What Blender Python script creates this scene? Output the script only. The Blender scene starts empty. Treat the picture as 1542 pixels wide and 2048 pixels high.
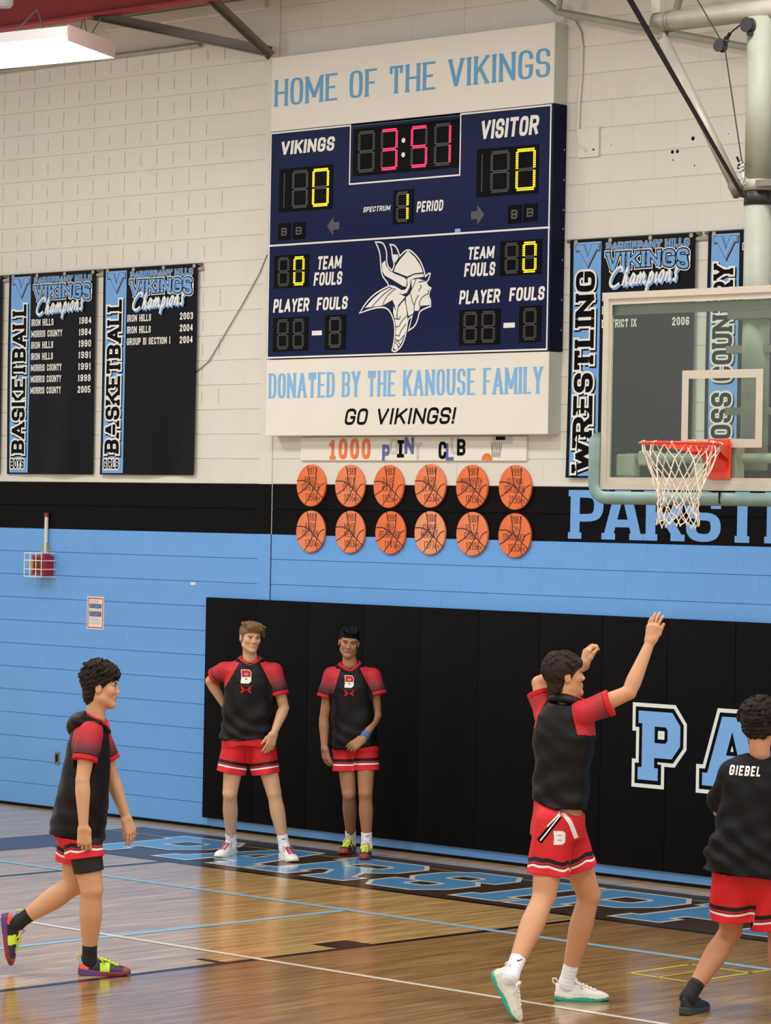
import bpy, bmesh, math, random
import numpy as np
from mathutils import Vector, Matrix
from mathutils.bvhtree import BVHTree
from mathutils.geometry import tessellate_polygon

# ------------------------------------------------------------------ camera
YAW, PITCH, ROLL, FPX, CD, CH = 0.76668, 0.000766, 0.018268, 6291.73, 17.714, 2.6159
CAM_O = np.array([0.0, -CD, CH])
_F = np.array([-math.sin(YAW)*math.cos(PITCH), math.cos(YAW)*math.cos(PITCH), math.sin(PITCH)])
_R0 = np.array([math.cos(YAW), math.sin(YAW), 0.0]); _U0 = np.cross(_R0, _F)
_R = _R0*math.cos(ROLL)+_U0*math.sin(ROLL); _U = -_R0*math.sin(ROLL)+_U0*math.cos(ROLL)
RR = _R0.copy(); AW = np.array([_F[0], _F[1], 0.0]); AW /= np.linalg.norm(AW); UP = np.array([0, 0, 1.0])

def at(px, py, Y=0.0):
    """point of the vertical plane y=Y seen at pixel (px,py)"""
    d = _F*FPX+_R*(px-771)-_U*(py-1024); t = (Y+CD)/d[1]; return CAM_O+t*d
def gnd(px, py, z=0.0):
    d = _F*FPX+_R*(px-771)-_U*(py-1024); t = (z-CH)/d[2]; return CAM_O+t*d
def dep(px, py, D):
    """point at distance D along the viewing axis"""
    d = _F*FPX+_R*(px-771)-_U*(py-1024); return CAM_O+d*(D/FPX)

sc = bpy.context.scene
cam_d = bpy.data.cameras.new('camera'); cam = bpy.data.objects.new('camera', cam_d)
sc.collection.objects.link(cam); sc.camera = cam
cam_d.sensor_fit = 'HORIZONTAL'; cam_d.sensor_width = 36.0; cam_d.lens = 36.0*FPX/1542
cam_d.clip_end = 200
cam.matrix_world = Matrix(((_R[0], _U[0], -_F[0], CAM_O[0]), (_R[1], _U[1], -_F[1], CAM_O[1]), (_R[2], _U[2], -_F[2], CAM_O[2]), (0, 0, 0, 1)))
sc.view_settings.view_transform = 'Standard'; sc.view_settings.look = 'None'
sc.view_settings.exposure = 0.0; sc.view_settings.gamma = 1.0; sc.view_settings.use_curve_mapping = False
# world: even glow of the big gym around
w = bpy.data.worlds.new('gym_air'); sc.world = w; w.use_nodes = True
w.node_tree.nodes['Background'].inputs[0].default_value = (1.0, 0.985, 0.96, 1); w.node_tree.nodes['Background'].inputs[1].default_value = 0.80
def area(loc, rot, sx, sy, e, col=(1, 0.985, 0.95)):
    l = bpy.data.lights.new('gym_lamp', 'AREA'); l.shape = 'RECTANGLE'; l.size = sx; l.size_y = sy; l.energy = e; l.color = col
    o = bpy.data.objects.new('gym_lamp', l); sc.collection.objects.link(o); o.location = loc; o.rotation_euler = rot; return o
for x in (-20.5, -15.5, -10.5, -5.5):
    for y in (-4.4, -10.0, -16.0):
        area((x, y, 6.95), (0, 0, 0), 1.3, 1.0, 185)

COL = sc.collection
random.seed(7); RS = np.random.RandomState(5)
def S(r, g, b):
    f = lambda c: ((c/255.0)/12.92 if c/255.0 <= 0.04045 else ((c/255.0+0.055)/1.055)**2.4)
    return (f(r), f(g), f(b), 1.0)
# ------------------------------------------------------------------ materials
def mat(name, col, rough=0.6, metal=0.0, spec=0.5, noise=0, nscale=8, bump=0, bscale=60, emit=None, coat=0, stretch=None, sheen=0):
    m = bpy.data.materials.new(name); m.use_nodes = True; nt = m.node_tree; b = nt.nodes['Principled BSDF']
    b.inputs['Base Color'].default_value = col; b.inputs['Roughness'].default_value = rough; b.inputs['Metallic'].default_value = metal
    b.inputs['Specular IOR Level'].default_value = spec
    if coat: b.inputs['Coat Weight'].default_value = coat; b.inputs['Coat Roughness'].default_value = 0.08
    if sheen: b.inputs['Sheen Weight'].default_value = sheen
    tc = nt.nodes.new('ShaderNodeTexCoord'); mp = nt.nodes.new('ShaderNodeMapping'); nt.links.new(tc.outputs['Object'], mp.inputs[0])
    if stretch: mp.inputs['Scale'].default_value = stretch
    if noise:
        n = nt.nodes.new('ShaderNodeTexNoise'); n.inputs['Scale'].default_value = nscale; n.inputs['Detail'].default_value = 5
        nt.links.new(mp.outputs[0], n.inputs['Vector'])
        r = nt.nodes.new('ShaderNodeValToRGB'); nt.links.new(n.outputs[0], r.inputs[0])
        r.color_ramp.elements[0].position = 0.3; r.color_ramp.elements[1].position = 0.7
        r.color_ramp.elements[0].color = tuple(c*(1-noise) for c in col[:3])+(1,); r.color_ramp.elements[1].color = tuple(min(1, c*(1+noise)) for c in col[:3])+(1,)
        nt.links.new(r.outputs[0], b.inputs['Base Color'])
    if bump:
        n = nt.nodes.new('ShaderNodeTexNoise'); n.inputs['Scale'].default_value = bscale; n.inputs['Detail'].default_value = 4
        nt.links.new(mp.outputs[0], n.inputs['Vector'])
        bp = nt.nodes.new('ShaderNodeBump'); bp.inputs['Strength'].default_value = bump; bp.inputs['Distance'].default_value = 0.01
        nt.links.new(n.outputs[0], bp.inputs['Height']); nt.links.new(bp.outputs[0], b.inputs['Normal'])
    if emit: b.inputs['Emission Color'].default_value = emit[0]; b.inputs['Emission Strength'].default_value = emit[1]
    return m
BLUE = S(104, 160, 220)
M = {}
M['cream'] = mat('cream_block_paint', S(212, 209, 198), 0.55, noise=.03, nscale=2, bump=.25, bscale=40)
M['blue_wall'] = mat('light_blue_block_paint', S(98, 158, 222), 0.42, noise=.03, nscale=3, bump=.25, bscale=40)
M['black_wall'] = mat('black_block_paint', S(9, 9, 10), 0.6, spec=.08, noise=.3, nscale=4, bump=.25, bscale=40)
M['joint_cream'] = mat('mortar', S(200, 194, 180), 0.8)
M['joint_blue'] = mat('blue_joint', S(70, 120, 178), 0.6)
M['slot'] = mat('slot_dark', S(90, 84, 76), 0.9)
M['white'] = mat('white_print', S(228, 226, 218), 0.5)
M['sign_white'] = mat('white_sign_panel', S(222, 218, 206), 0.4, noise=.02, nscale=3)
M['sign_side'] = mat('painted_sign_edge', S(196, 198, 188), 0.5, noise=.03)
M['navy'] = mat('navy_panel', S(16, 26, 66), 0.5, spec=.12, noise=.08, nscale=3)
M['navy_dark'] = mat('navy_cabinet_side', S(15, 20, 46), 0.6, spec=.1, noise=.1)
M['navy_line'] = mat('navy_line', S(20, 26, 52), 0.5)
M['text_blue'] = mat('blue_lettering', S(88, 158, 202), 0.5)
M['text_blue2'] = mat('light_blue_lettering', S(120, 176, 222), 0.5)
M['black'] = mat('black_print', S(6, 6, 8), 0.6, spec=.08)
M['module'] = mat('digit_module_black', S(6, 6, 7), 0.6, spec=.08)
M['led_off'] = mat('unlit_led', S(72, 72, 72), 0.5)
M['led_y'] = mat('amber_led', (1, .75, 0, 1), 0.5, emit=((1.0, 0.74, 0.0, 1), 1.3))
M['led_r'] = mat('red_led', (1, .02, .1, 1), 0.5, emit=((1.0, 0.035, 0.13, 1), 1.25))
M['vinyl_black'] = mat('black_vinyl', S(9, 11, 14), 0.42, spec=.13, noise=.12, nscale=2.2, bump=.5, bscale=3.0)
M['vinyl_blue'] = mat('blue_vinyl', BLUE, 0.4)
M['mat_black'] = mat('black_wall_pad', S(9, 9, 10), 0.65, spec=.08, noise=.08, nscale=5, bump=.2, bscale=8)
M['pad_blue'] = mat('blue_pad_letter', S(118, 170, 224), 0.45)
M['pad_white'] = mat('pad_letter_outline', S(222, 226, 216), 0.45)
M['orange'] = mat('orange_disc', S(226, 122, 72), 0.45, noise=.12, nscale=7)
M['orange2'] = mat('deep_orange_disc', S(226, 108, 50), 0.45, noise=.12, nscale=7)
M['orange3'] = mat('pale_orange_disc', S(228, 142, 98), 0.45, noise=.14, nscale=7)
M['ink'] = mat('dark_brown_ink', S(58, 34, 30), 0.6)
M['steel'] = mat('galvanised_paint', S(156, 152, 138), 0.5, metal=.1, noise=.12, nscale=6)
M['steel_dark'] = mat('grey_brown_steel', S(112, 106, 96), 0.5, metal=.2, noise=.1, nscale=6)
M['steel_green'] = mat('pale_green_steel', S(146, 148, 134), 0.6, noise=.1, nscale=5)
M['strap'] = mat('dark_strap', S(30, 25, 25), 0.8, spec=.1)
M['iron'] = mat('dark_iron', S(52, 50, 52), 0.5, metal=.5)
M['chrome'] = mat('bright_steel', S(190, 190, 190), 0.25, metal=.9)
M['rim'] = mat('red_rim_paint', S(226, 58, 38), 0.35)
M['frame'] = mat('backboard_frame', S(186, 178, 162), 0.45, noise=.04)
M['net'] = mat('net_cord', S(226, 214, 196), 0.8)
M['pad'] = mat('backboard_edge_pad', S(118, 146, 140), 0.45, noise=.12, nscale=9)
M['red_steel'] = mat('red_roof_steel', S(170, 62, 64), 0.5, noise=.08)
M['red_deck'] = mat('dark_red_roof_deck', S(92, 34, 36), 0.7)
M['lamp'] = mat('lit_tubes', (1, 1, 1, 1), .5, emit=((1, 1, .97, 1), 3.0))
M['lamp_house'] = mat('lamp_housing', S(214, 208, 212), .5)
M['lamp_end'] = mat('lamp_end_cap', S(198, 172, 160), .5)
M['alarm_red'] = mat('alarm_red', S(170, 26, 34), .4)
M['alarm_dark'] = mat('alarm_recess', S(110, 16, 24), .4)
M['brass'] = mat('alarm_lens', S(190, 160, 100), .4)
M['base_black'] = mat('black_vinyl_base', S(10, 10, 11), .6, spec=.1)
M['floor_brown'] = mat('brown_floor_paint', S(62, 44, 30), .3, noise=.1, nscale=6, spec=.35, coat=.12)
M['floor_blue'] = mat('blue_floor_paint', S(96, 164, 216), .16, coat=.3)
M['floor_line_blue'] = mat('blue_floor_line', S(146, 188, 214), .25, coat=.2)
M['floor_white'] = mat('white_floor_paint', S(236, 228, 208), .2, coat=.3)
M['floor_black'] = mat('black_floor_line', S(18, 14, 16), .25, spec=.3, coat=.1)
M['floor_yellow'] = mat('yellow_floor_line', S(222, 200, 50), .25, coat=.2)
M['purple'] = mat('blue_violet_card', S(84, 94, 160), .6)
M['grey_card'] = mat('pale_grey_card', S(190, 190, 184), .6)
M['plate'] = mat('outlet_plate', S(120, 118, 100), .4, metal=.4)
M['photo'] = mat('poster_picture', S(96, 110, 140), .6, noise=.8, nscale=60)
M['poster_red'] = mat('poster_red', S(200, 60, 76), .5)
M['poster_grey'] = mat('poster_text', S(170, 168, 180), .6)

def wood(name, c1, c2, c3):
    m = bpy.data.materials.new(name); m.use_nodes = True; nt = m.node_tree; b = nt.nodes['Principled BSDF']
    tc = nt.nodes.new('ShaderNodeTexCoord'); mp = nt.nodes.new('ShaderNodeMapping'); nt.links.new(tc.outputs['Object'], mp.inputs[0])
    # strips run away from the wall (world y); brick texture rotated so rows follow y
    mp.inputs['Rotation'].default_value = (0, 0, math.pi/2)
    br = nt.nodes.new('ShaderNodeTexBrick'); br.inputs['Scale'].default_value = 1.0; br.inputs['Brick Width'].default_value = 0.9; br.inputs['Row Height'].default_value = 0.057
    br.inputs['Mortar Size'].default_value = 0.0006; br.inputs['Color1'].default_value = c1; br.inputs['Color2'].default_value = c2; br.inputs['Mortar'].default_value = c3
    br.offset_frequency = 2; br.offset = .37; br.inputs['Bias'].default_value = -.1
    nt.links.new(mp.outputs[0], br.inputs['Vector'])
    mp2 = nt.nodes.new('ShaderNodeMapping'); mp2.inputs['Scale'].default_value = (16, 1.0, 1); nt.links.new(tc.outputs['Object'], mp2.inputs[0])
    n = nt.nodes.new('ShaderNodeTexNoise'); n.inputs['Scale'].default_value = 1.6; n.inputs['Detail'].default_value = 6; nt.links.new(mp2.outputs[0], n.inputs['Vector'])
    r = nt.nodes.new('ShaderNodeValToRGB'); r.color_ramp.elements[0].position = .32; r.color_ramp.elements[1].position = .68
    r.color_ramp.elements[0].color = (.58, .56, .54, 1); r.color_ramp.elements[1].color = (1.18, 1.18, 1.18, 1); nt.links.new(n.outputs[0], r.inputs[0])
    mx = nt.nodes.new('ShaderNodeMix'); mx.data_type = 'RGBA'; mx.blend_type = 'MULTIPLY'; mx.inputs['Factor'].default_value = 1
    nt.links.new(br.outputs['Color'], mx.inputs[6]); nt.links.new(r.outputs[0], mx.inputs[7]); nt.links.new(mx.outputs[2], b.inputs['Base Color'])
    b.inputs['Roughness'].default_value = .2; b.inputs['Coat Weight'].default_value = .35; b.inputs['Coat Roughness'].default_value = .13
    nb = nt.nodes.new('ShaderNodeTexNoise'); nb.inputs['Scale'].default_value = 5; nt.links.new(mp2.outputs[0], nb.inputs['Vector'])
    bp = nt.nodes.new('ShaderNodeBump'); bp.inputs['Strength'].default_value = .04; bp.inputs['Distance'].default_value = .01; nt.links.new(nb.outputs[0], bp.inputs['Height'])
    nt.links.new(bp.outputs[0], b.inputs['Normal']); nt.links.new(bp.outputs[0], b.inputs['Coat Normal'])
    return m
M['wood'] = wood('maple_strip_floor', S(208, 170, 108), S(190, 150, 90), S(124, 92, 52))
M['wood_lane'] = wood('stained_maple_strips', S(168, 130, 78), S(150, 112, 64), S(96, 70, 42))

def glass_mat():
    m = bpy.data.materials.new('backboard_glass'); m.use_nodes = True; nt = m.node_tree; nt.nodes.clear()
    o = nt.nodes.new('ShaderNodeOutputMaterial'); t = nt.nodes.new('ShaderNodeBsdfTransparent'); t.inputs[0].default_value = (.90, .965, .925, 1)
    d = nt.nodes.new('ShaderNodeBsdfDiffuse'); d.inputs[0].default_value = (.55, .60, .56, 1)
    g = nt.nodes.new('ShaderNodeBsdfGlossy'); g.inputs['Roughness'].default_value = .03
    a = nt.nodes.new('ShaderNodeMixShader'); a.inputs[0].default_value = .035; b = nt.nodes.new('ShaderNodeMixShader'); b.inputs[0].default_value = .03
    nt.links.new(t.outputs[0], a.inputs[1]); nt.links.new(d.outputs[0], a.inputs[2]); nt.links.new(a.outputs[0], b.inputs[1]); nt.links.new(g.outputs[0], b.inputs[2]); nt.links.new(b.outputs[0], o.inputs[0]); return m
M['glass'] = glass_mat()

# ------------------------------------------------------------------ object helpers
WORLD = {}
def root(name, label, cat, loc, group=None):
    o = bpy.data.objects.new(name, None); o.empty_display_size = .1; COL.objects.link(o); o.location = tuple(loc)
    o['label'] = label; o['category'] = cat
    if group: o['group'] = group
    WORLD[o.name] = np.array(loc, float); return o
def tag(o, label, cat, group=None):
    o['label'] = label; o['category'] = cat
    if group: o['group'] = group
    return o
def obj(name, V, Fc, m, parent=None, smooth=False, label=None, kind=None, midx=None, attrs=None, origin=None):
    V = np.asarray(V, float).reshape(-1, 3)
    c = (V.min(0)+V.max(0))/2 if origin is None else np.array(origin, float)
    me = bpy.data.meshes.new(name); me.from_pydata((V-c).tolist(), [], Fc if isinstance(Fc, list) else Fc.tolist())
    for x in (m if isinstance(m, (list, tuple)) else [m]): me.materials.append(x)
    if midx is not None: me.polygons.foreach_set('material_index', np.array(midx, dtype=np.int32))
    if smooth: me.polygons.foreach_set('use_smooth', np.ones(len(me.polygons), dtype=bool))
    if attrs:
        for k, a in attrs.items():
            a = np.asarray(a, float)
            if a.ndim == 1: at_ = me.attributes.new(k, 'FLOAT', 'POINT'); at_.data.foreach_set('value', a.astype(np.float32))
            else:
                at_ = me.attributes.new(k, 'FLOAT_COLOR', 'POINT'); aa = np.ones((len(a), 4), np.float32); aa[:, :3] = a[:, :3]; at_.data.foreach_set('color', aa.ravel())
    me.update()
    o = bpy.data.objects.new(name, me); COL.objects.link(o)
    if parent is not None: o.parent = parent; o.location = tuple(c-WORLD[parent.name])
    else: o.location = tuple(c)
    WORLD[o.name] = c
    if label: o['label'] = label
    if kind: o['kind'] = kind
    return o
class MB:
    """collects faces"""
    def __init__(s): s.V = []; s.F = []; s.n = 0
    def add(s, V, F):
        V = [tuple(v) for v in V]; s.V += V; s.F += [tuple(i+s.n for i in f) for f in F]; s.n += len(V); return s
    def box(s, a, b, bev=0):
        x0, y0, z0 = np.minimum(a, b); x1, y1, z1 = np.maximum(a, b)
        if bev <= 0:
            V = [(x0, y0, z0), (x1, y0, z0), (x1, y1, z0), (x0, y1, z0), (x0, y0, z1), (x1, y0, z1), (x1, y1, z1), (x0, y1, z1)]
            F = [(0, 3, 2, 1), (4, 5, 6, 7), (0, 1, 5, 4), (1, 2, 6, 5), (2, 3, 7, 6), (3, 0, 4, 7)]; return s.add(V, F)
        bm = bmesh.new(); bmesh.ops.create_cube(bm, size=1)
        for v in bm.verts: v.co = Vector(((x0+x1)/2+v.co.x*(x1-x0), (y0+y1)/2+v.co.y*(y1-y0), (z0+z1)/2+v.co.z*(z1-z0)))
        bmesh.ops.bevel(bm, geom=bm.edges[:]+bm.verts[:], offset=bev, segments=2, affect='EDGES', profile=.5)
        bm.verts.ensure_lookup_table(); V = [tuple(v.co) for v in bm.verts]; F = [tuple(v.index for v in f.verts) for f in bm.faces]; bm.free(); return s.add(V, F)
    def tube(s, pts, r, n=10, closed=False, caps=True):
        P = [np.array(p, float) for p in pts]; N = len(P); rs = r if isinstance(r, (list, tuple, np.ndarray)) else [r]*N
        rings = []; up = None
        for i in range(N):
            a = P[i-1] if (i > 0 or closed) else P[i]; b = P[(i+1) % N] if (i < N-1 or closed) else P[i]
            t = b-a; t = t/(np.linalg.norm(t)+1e-12)
            if up is None: up = np.array([0, 0, 1.0]) if abs(t[2]) < .9 else np.array([1.0, 0, 0])
            u = up-t*(up@t); u /= np.linalg.norm(u)+1e-12; v = np.cross(t, u); up = u
            rings.append([P[i]+rs[i]*(math.cos(2*math.pi*k/n)*u+math.sin(2*math.pi*k/n)*v) for k in range(n)])
        V = [p for ring in rings for p in ring]; F = []
        for i in range(N if closed else N-1):
            j = (i+1) % N
            for k in range(n): F.append((i*n+k, i*n+(k+1) % n, j*n+(k+1) % n, j*n+k))
        if caps and not closed: F.append(tuple(range(n))[::-1]); F.append(tuple((N-1)*n+k for k in range(n)))
        return s.add(V, F)
    def build(s, name, m, parent=None, **k): return obj(name, s.V, s.F, m, parent, **k)

# ------------------------------------------------------------------ stroke lettering
G = {}
def g(ch, w, *strokes, serif=()): G[ch] = (w, strokes, serif)
c_ = .16
g('A', .95, [(0, 0), (.5, 1), (1, 0)], [(.2, .32), (.8, .32)], serif=[(0, 0), (1, 0)])
g('^', .98, [(0, 0), (.36, 1), (.64, 1), (1, 0)], [(.2, .30), (.8, .30)], serif=[(0, 0), (1, 0)])
g('B', .8, [(0, .5), (.78, .5), (1, .64), (1, .86), (.8, 1), (0, 1), (0, 0), (.8, 0), (1, .14), (1, .36), (.78, .5)], serif=[(0, 0, 'l'), (0, 1, 'l')])
g('C', .8, [(1, .74), (1, .84), (.8, 1), (.2, 1), (0, .84), (0, .16), (.2, 0), (.8, 0), (1, .16), (1, .28)])
g('D', .8, [(0, 0), (0, 1), (.75, 1), (1, .82), (1, .18), (.75, 0), (0, 0)], serif=[(0, 0, 'l'), (0, 1, 'l')])
g('E', .75, [(1, 1), (0, 1), (0, 0), (1, 0)], [(0, .5), (.75, .5)], serif=[(0, 0, 'l'), (0, 1, 'l')])
g('F', .72, [(1, 1), (0, 1), (0, 0)], [(0, .5), (.75, .5)], serif=[(0, 0), (0, 1, 'l')])
g('G', .82, [(1, .74), (1, .84), (.8, 1), (.2, 1), (0, .84), (0, .16), (.2, 0), (.8, 0), (1, .16), (1, .45), (.6, .45)])
g('H', .85, [(0, 0), (0, 1)], [(1, 0), (1, 1)], [(0, .5), (1, .5)], serif=[(0, 0), (0, 1), (1, 0), (1, 1)])
g('I', .26, [(.5, 0), (.5, 1)], serif=[(.5, 0), (.5, 1)])
g('J', .7, [(1, 1), (1, .16), (.8, 0), (.2, 0), (0, .16), (0, .3)], serif=[(1, 1)])
g('K', .85, [(0, 0), (0, 1)], [(1, 1), (0, .38)], [(.38, .58), (1, 0)], serif=[(0, 0), (0, 1), (1, 0), (1, 1)])
g('L', .7, [(0, 1), (0, 0), (1, 0)], serif=[(0, 1), (0, 0, 'l')])
g('M', 1.1, [(0, 0), (0, 1), (.5, .2), (1, 1), (1, 0)], serif=[(0, 0), (1, 0), (0, 1, 'l'), (1, 1, 'r')])
g('N', .9, [(0, 0), (0, 1), (1, 0), (1, 1)], serif=[(0, 0), (1, 1), (0, 1, 'l')])
g('O', .8, [(.2, 0), (0, .16), (0, .84), (.2, 1), (.8, 1), (1, .84), (1, .16), (.8, 0), (.2, 0)])
g('P', .78, [(0, 0), (0, 1), (.8, 1), (1, .85), (1, .57), (.8, .42), (0, .42)], serif=[(0, 0), (0, 1, 'l')])
g('Q', .8, [(.2, 0), (0, .16), (0, .84), (.2, 1), (.8, 1), (1, .84), (1, .16), (.8, 0), (.2, 0)], [(.6, .3), (1, -.05)])
g('R', .84, [(0, 0), (0, 1), (.8, 1), (1, .86), (1, .62), (.8, .48), (0, .48)], [(.55, .48), (1, 0)], serif=[(0, 0), (0, 1, 'l'), (1, 0)])
g('S', .78, [(1, .76), (1, .86), (.8, 1), (.2, 1), (0, .86), (0, .62), (.2, .5), (.8, .5), (1, .38), (1, .14), (.8, 0), (.2, 0), (0, .14), (0, .24)])
g('T', .82, [(0, 1), (1, 1)], [(.5, 1), (.5, 0)], serif=[(.5, 0), (0, .9, 'v'), (1, .9, 'v')])
g('U', .82, [(0, 1), (0, .16), (.2, 0), (.8, 0), (1, .16), (1, 1)], serif=[(0, 1), (1, 1)])
g('V', .9, [(0, 1), (.5, 0), (1, 1)], serif=[(0, 1), (1, 1)])
g('W', 1.25, [(0, 1), (.25, 0), (.5, .8), (.75, 0), (1, 1)], serif=[(0, 1), (1, 1)])
g('X', .85, [(0, 0), (1, 1)], [(0, 1), (1, 0)], serif=[(0, 0), (0, 1), (1, 0), (1, 1)])
g('Y', .85, [(0, 1), (.5, .48), (1, 1)], [(.5, .48), (.5, 0)], serif=[(.5, 0), (0, 1), (1, 1)])
g('Z', .8, [(0, 1), (1, 1), (0, 0), (1, 0)])
g('0', .72, [(.25, 0), (0, .18), (0, .82), (.25, 1), (.75, 1), (1, .82), (1, .18), (.75, 0), (.25, 0)])
g('1', .4, [(.1, .78), (.6, 1), (.6, 0)], serif=[(.6, 0)])
g('2', .72, [(0, .78), (0, .84), (.25, 1), (.75, 1), (1, .84), (1, .62), (0, .12), (0, 0), (1, 0)])
g('3', .72, [(0, .84), (.25, 1), (.75, 1), (1, .84), (1, .64), (.75, .5), (.4, .5)], [(.75, .5), (1, .36), (1, .16), (.75, 0), (.25, 0), (0, .16)])
g('4', .75, [(.75, 0), (.75, 1), (0, .3), (1, .3)])
g('5', .72, [(1, 1), (0, 1), (0, .55), (.75, .55), (1, .42), (1, .16), (.75, 0), (.25, 0), (0, .16)])
g('6', .72, [(1, .84), (.75, 1), (.25, 1), (0, .82), (0, .16), (.25, 0), (.75, 0), (1, .16), (1, .4), (.75, .54), (0, .54)])
g('7', .7, [(0, 1), (1, 1), (.35, 0)])
g('8', .72, [(.25, .52), (0, .66), (0, .86), (.25, 1), (.75, 1), (1, .86), (1, .66), (.75, .52), (.25, .52), (0, .36), (0, .15), (.25, 0), (.75, 0), (1, .15), (1, .36), (.75, .52)])
g('9', .72, [(0, .16), (.25, 0), (.75, 0), (1, .18), (1, .84), (.75, 1), (.25, 1), (0, .84), (0, .6), (.25, .46), (1, .46)])
g('!', .22, [(.5, .3), (.5, 1)], [(.5, 0), (.5, .06)])
g('-', .5, [(0, .5), (1, .5)])
g('.', .2, [(.5, 0), (.5, .05)])
g(' ', .42)
def lc(ch, w, *st): G['~'+ch] = (w, st, ())
lc('C', 1.2, [(.95, .8), (.9, 1.05), (.6, 1.1), (.25, .8), (.05, .4), (.15, .05), (.5, -.05), (.85, .15)])
lc('h', .62, [(.55, .75), (.5, 1.0), (.35, .9), (.15, .3), (.05, 0)], [(.1, .15), (.4, .55), (.65, .5), (.6, .2), (.75, 0), (1, .15)])
lc('a', .62, [(.8, .5), (.45, .6), (.1, .35), (.1, .05), (.4, 0), (.7, .3), (.85, .55), (.75, .1), (1, .05)])
lc('m', .95, [(.05, .5), (.1, .3), (.03, 0)], [(.08, .25), (.28, .58), (.42, .5), (.36, 0)], [(.4, .25), (.62, .58), (.76, .5), (.7, .1), (.85, 0), (1, .12)])
lc('p', .65, [(.3, .58), (.15, .1), (0, -.45)], [(.2, .25), (.5, .58), (.8, .45), (.7, .08), (.4, 0), (.2, .1)])
lc('i', .3, [(.3, .55), (.2, .1), (.5, 0), (1, .15)], [(.5, .82), (.52, .86)])
lc('o', .58, [(.5, .6), (.1, .4), (.1, .05), (.5, 0), (.85, .3), (.75, .58), (.5, .6)])
lc('n', .62, [(.1, .5), (.15, .3), (.05, 0)], [(.12, .25), (.45, .58), (.7, .5), (.62, .1), (.75, 0), (1, .12)])
lc('s', .5, [(.9, .55), (.5, .62), (.35, .42), (.75, .22), (.6, 0), (.1, .05)])
lc('t', .45, [(.5, .9), (.3, .1), (.6, 0), (1, .12)], [(.1, .6), (.8, .6)])

def chaikin(pl):
    P = [np.array(p, float) for p in pl]; closed = np.allclose(P[0], P[-1])
    for _ in range(2):
        Q = []; n = len(P)
        if closed: P = P[:-1]; n = len(P)
        for i in range(n):
            if not closed and i in (0, n-1): Q.append(P[i]); continue
            a, b, c = P[i-1], P[i], P[(i+1) % n]; u = b-a; v = c-b
            cr = (u@v)/(np.linalg.norm(u)*np.linalg.norm(v)+1e-9)
            if cr > .25 and cr < .998: Q += [b-.25*u, b+.25*v]
            else: Q.append(b)
        if closed: Q.append(Q[0])
        P = Q
    return P
def band(pl, w, ext=0.0):
    """mitred band of width w around polyline -> list of quads (2D)"""
    P = [np.array(p, float) for p in pl]
    P = [p for i, p in enumerate(P) if i == 0 or np.linalg.norm(p-P[i-1]) > 1e-6]
    if len(P) < 2: return []
    closed = np.linalg.norm(P[0]-P[-1]) < 1e-6
    if closed: P = P[:-1]
    n = len(P); L = []; Rr = []
    for i in range(n):
        a = P[i-1] if (i > 0 or closed) else None; c = P[(i+1) % n] if (i < n-1 or closed) else None; b = P[i]
        if a is not None: u = (b-a)/np.linalg.norm(b-a)
        if c is not None: v = (c-b)/np.linalg.norm(c-b)
        if a is None: u = v
        if c is None: v = u
        nu = np.array([-u[1], u[0]]); nv = np.array([-v[1], v[0]]); m = nu+nv; ln = np.linalg.norm(m)
        if ln < .2: m = nu; k = 1
        else: m /= ln; k = min(1/max(m@nu, .35), 1.9)
        e = np.zeros(2)
        if a is None: e = -v*ext
        if c is None: e = u*ext
        L.append(b+e+m*k*w/2); Rr.append(b+e-m*k*w/2)
    q = []
    for i in range(n if closed else n-1):
        j = (i+1) % n; q.append([L[i], L[j], Rr[j], Rr[i]])
    return q
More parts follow.
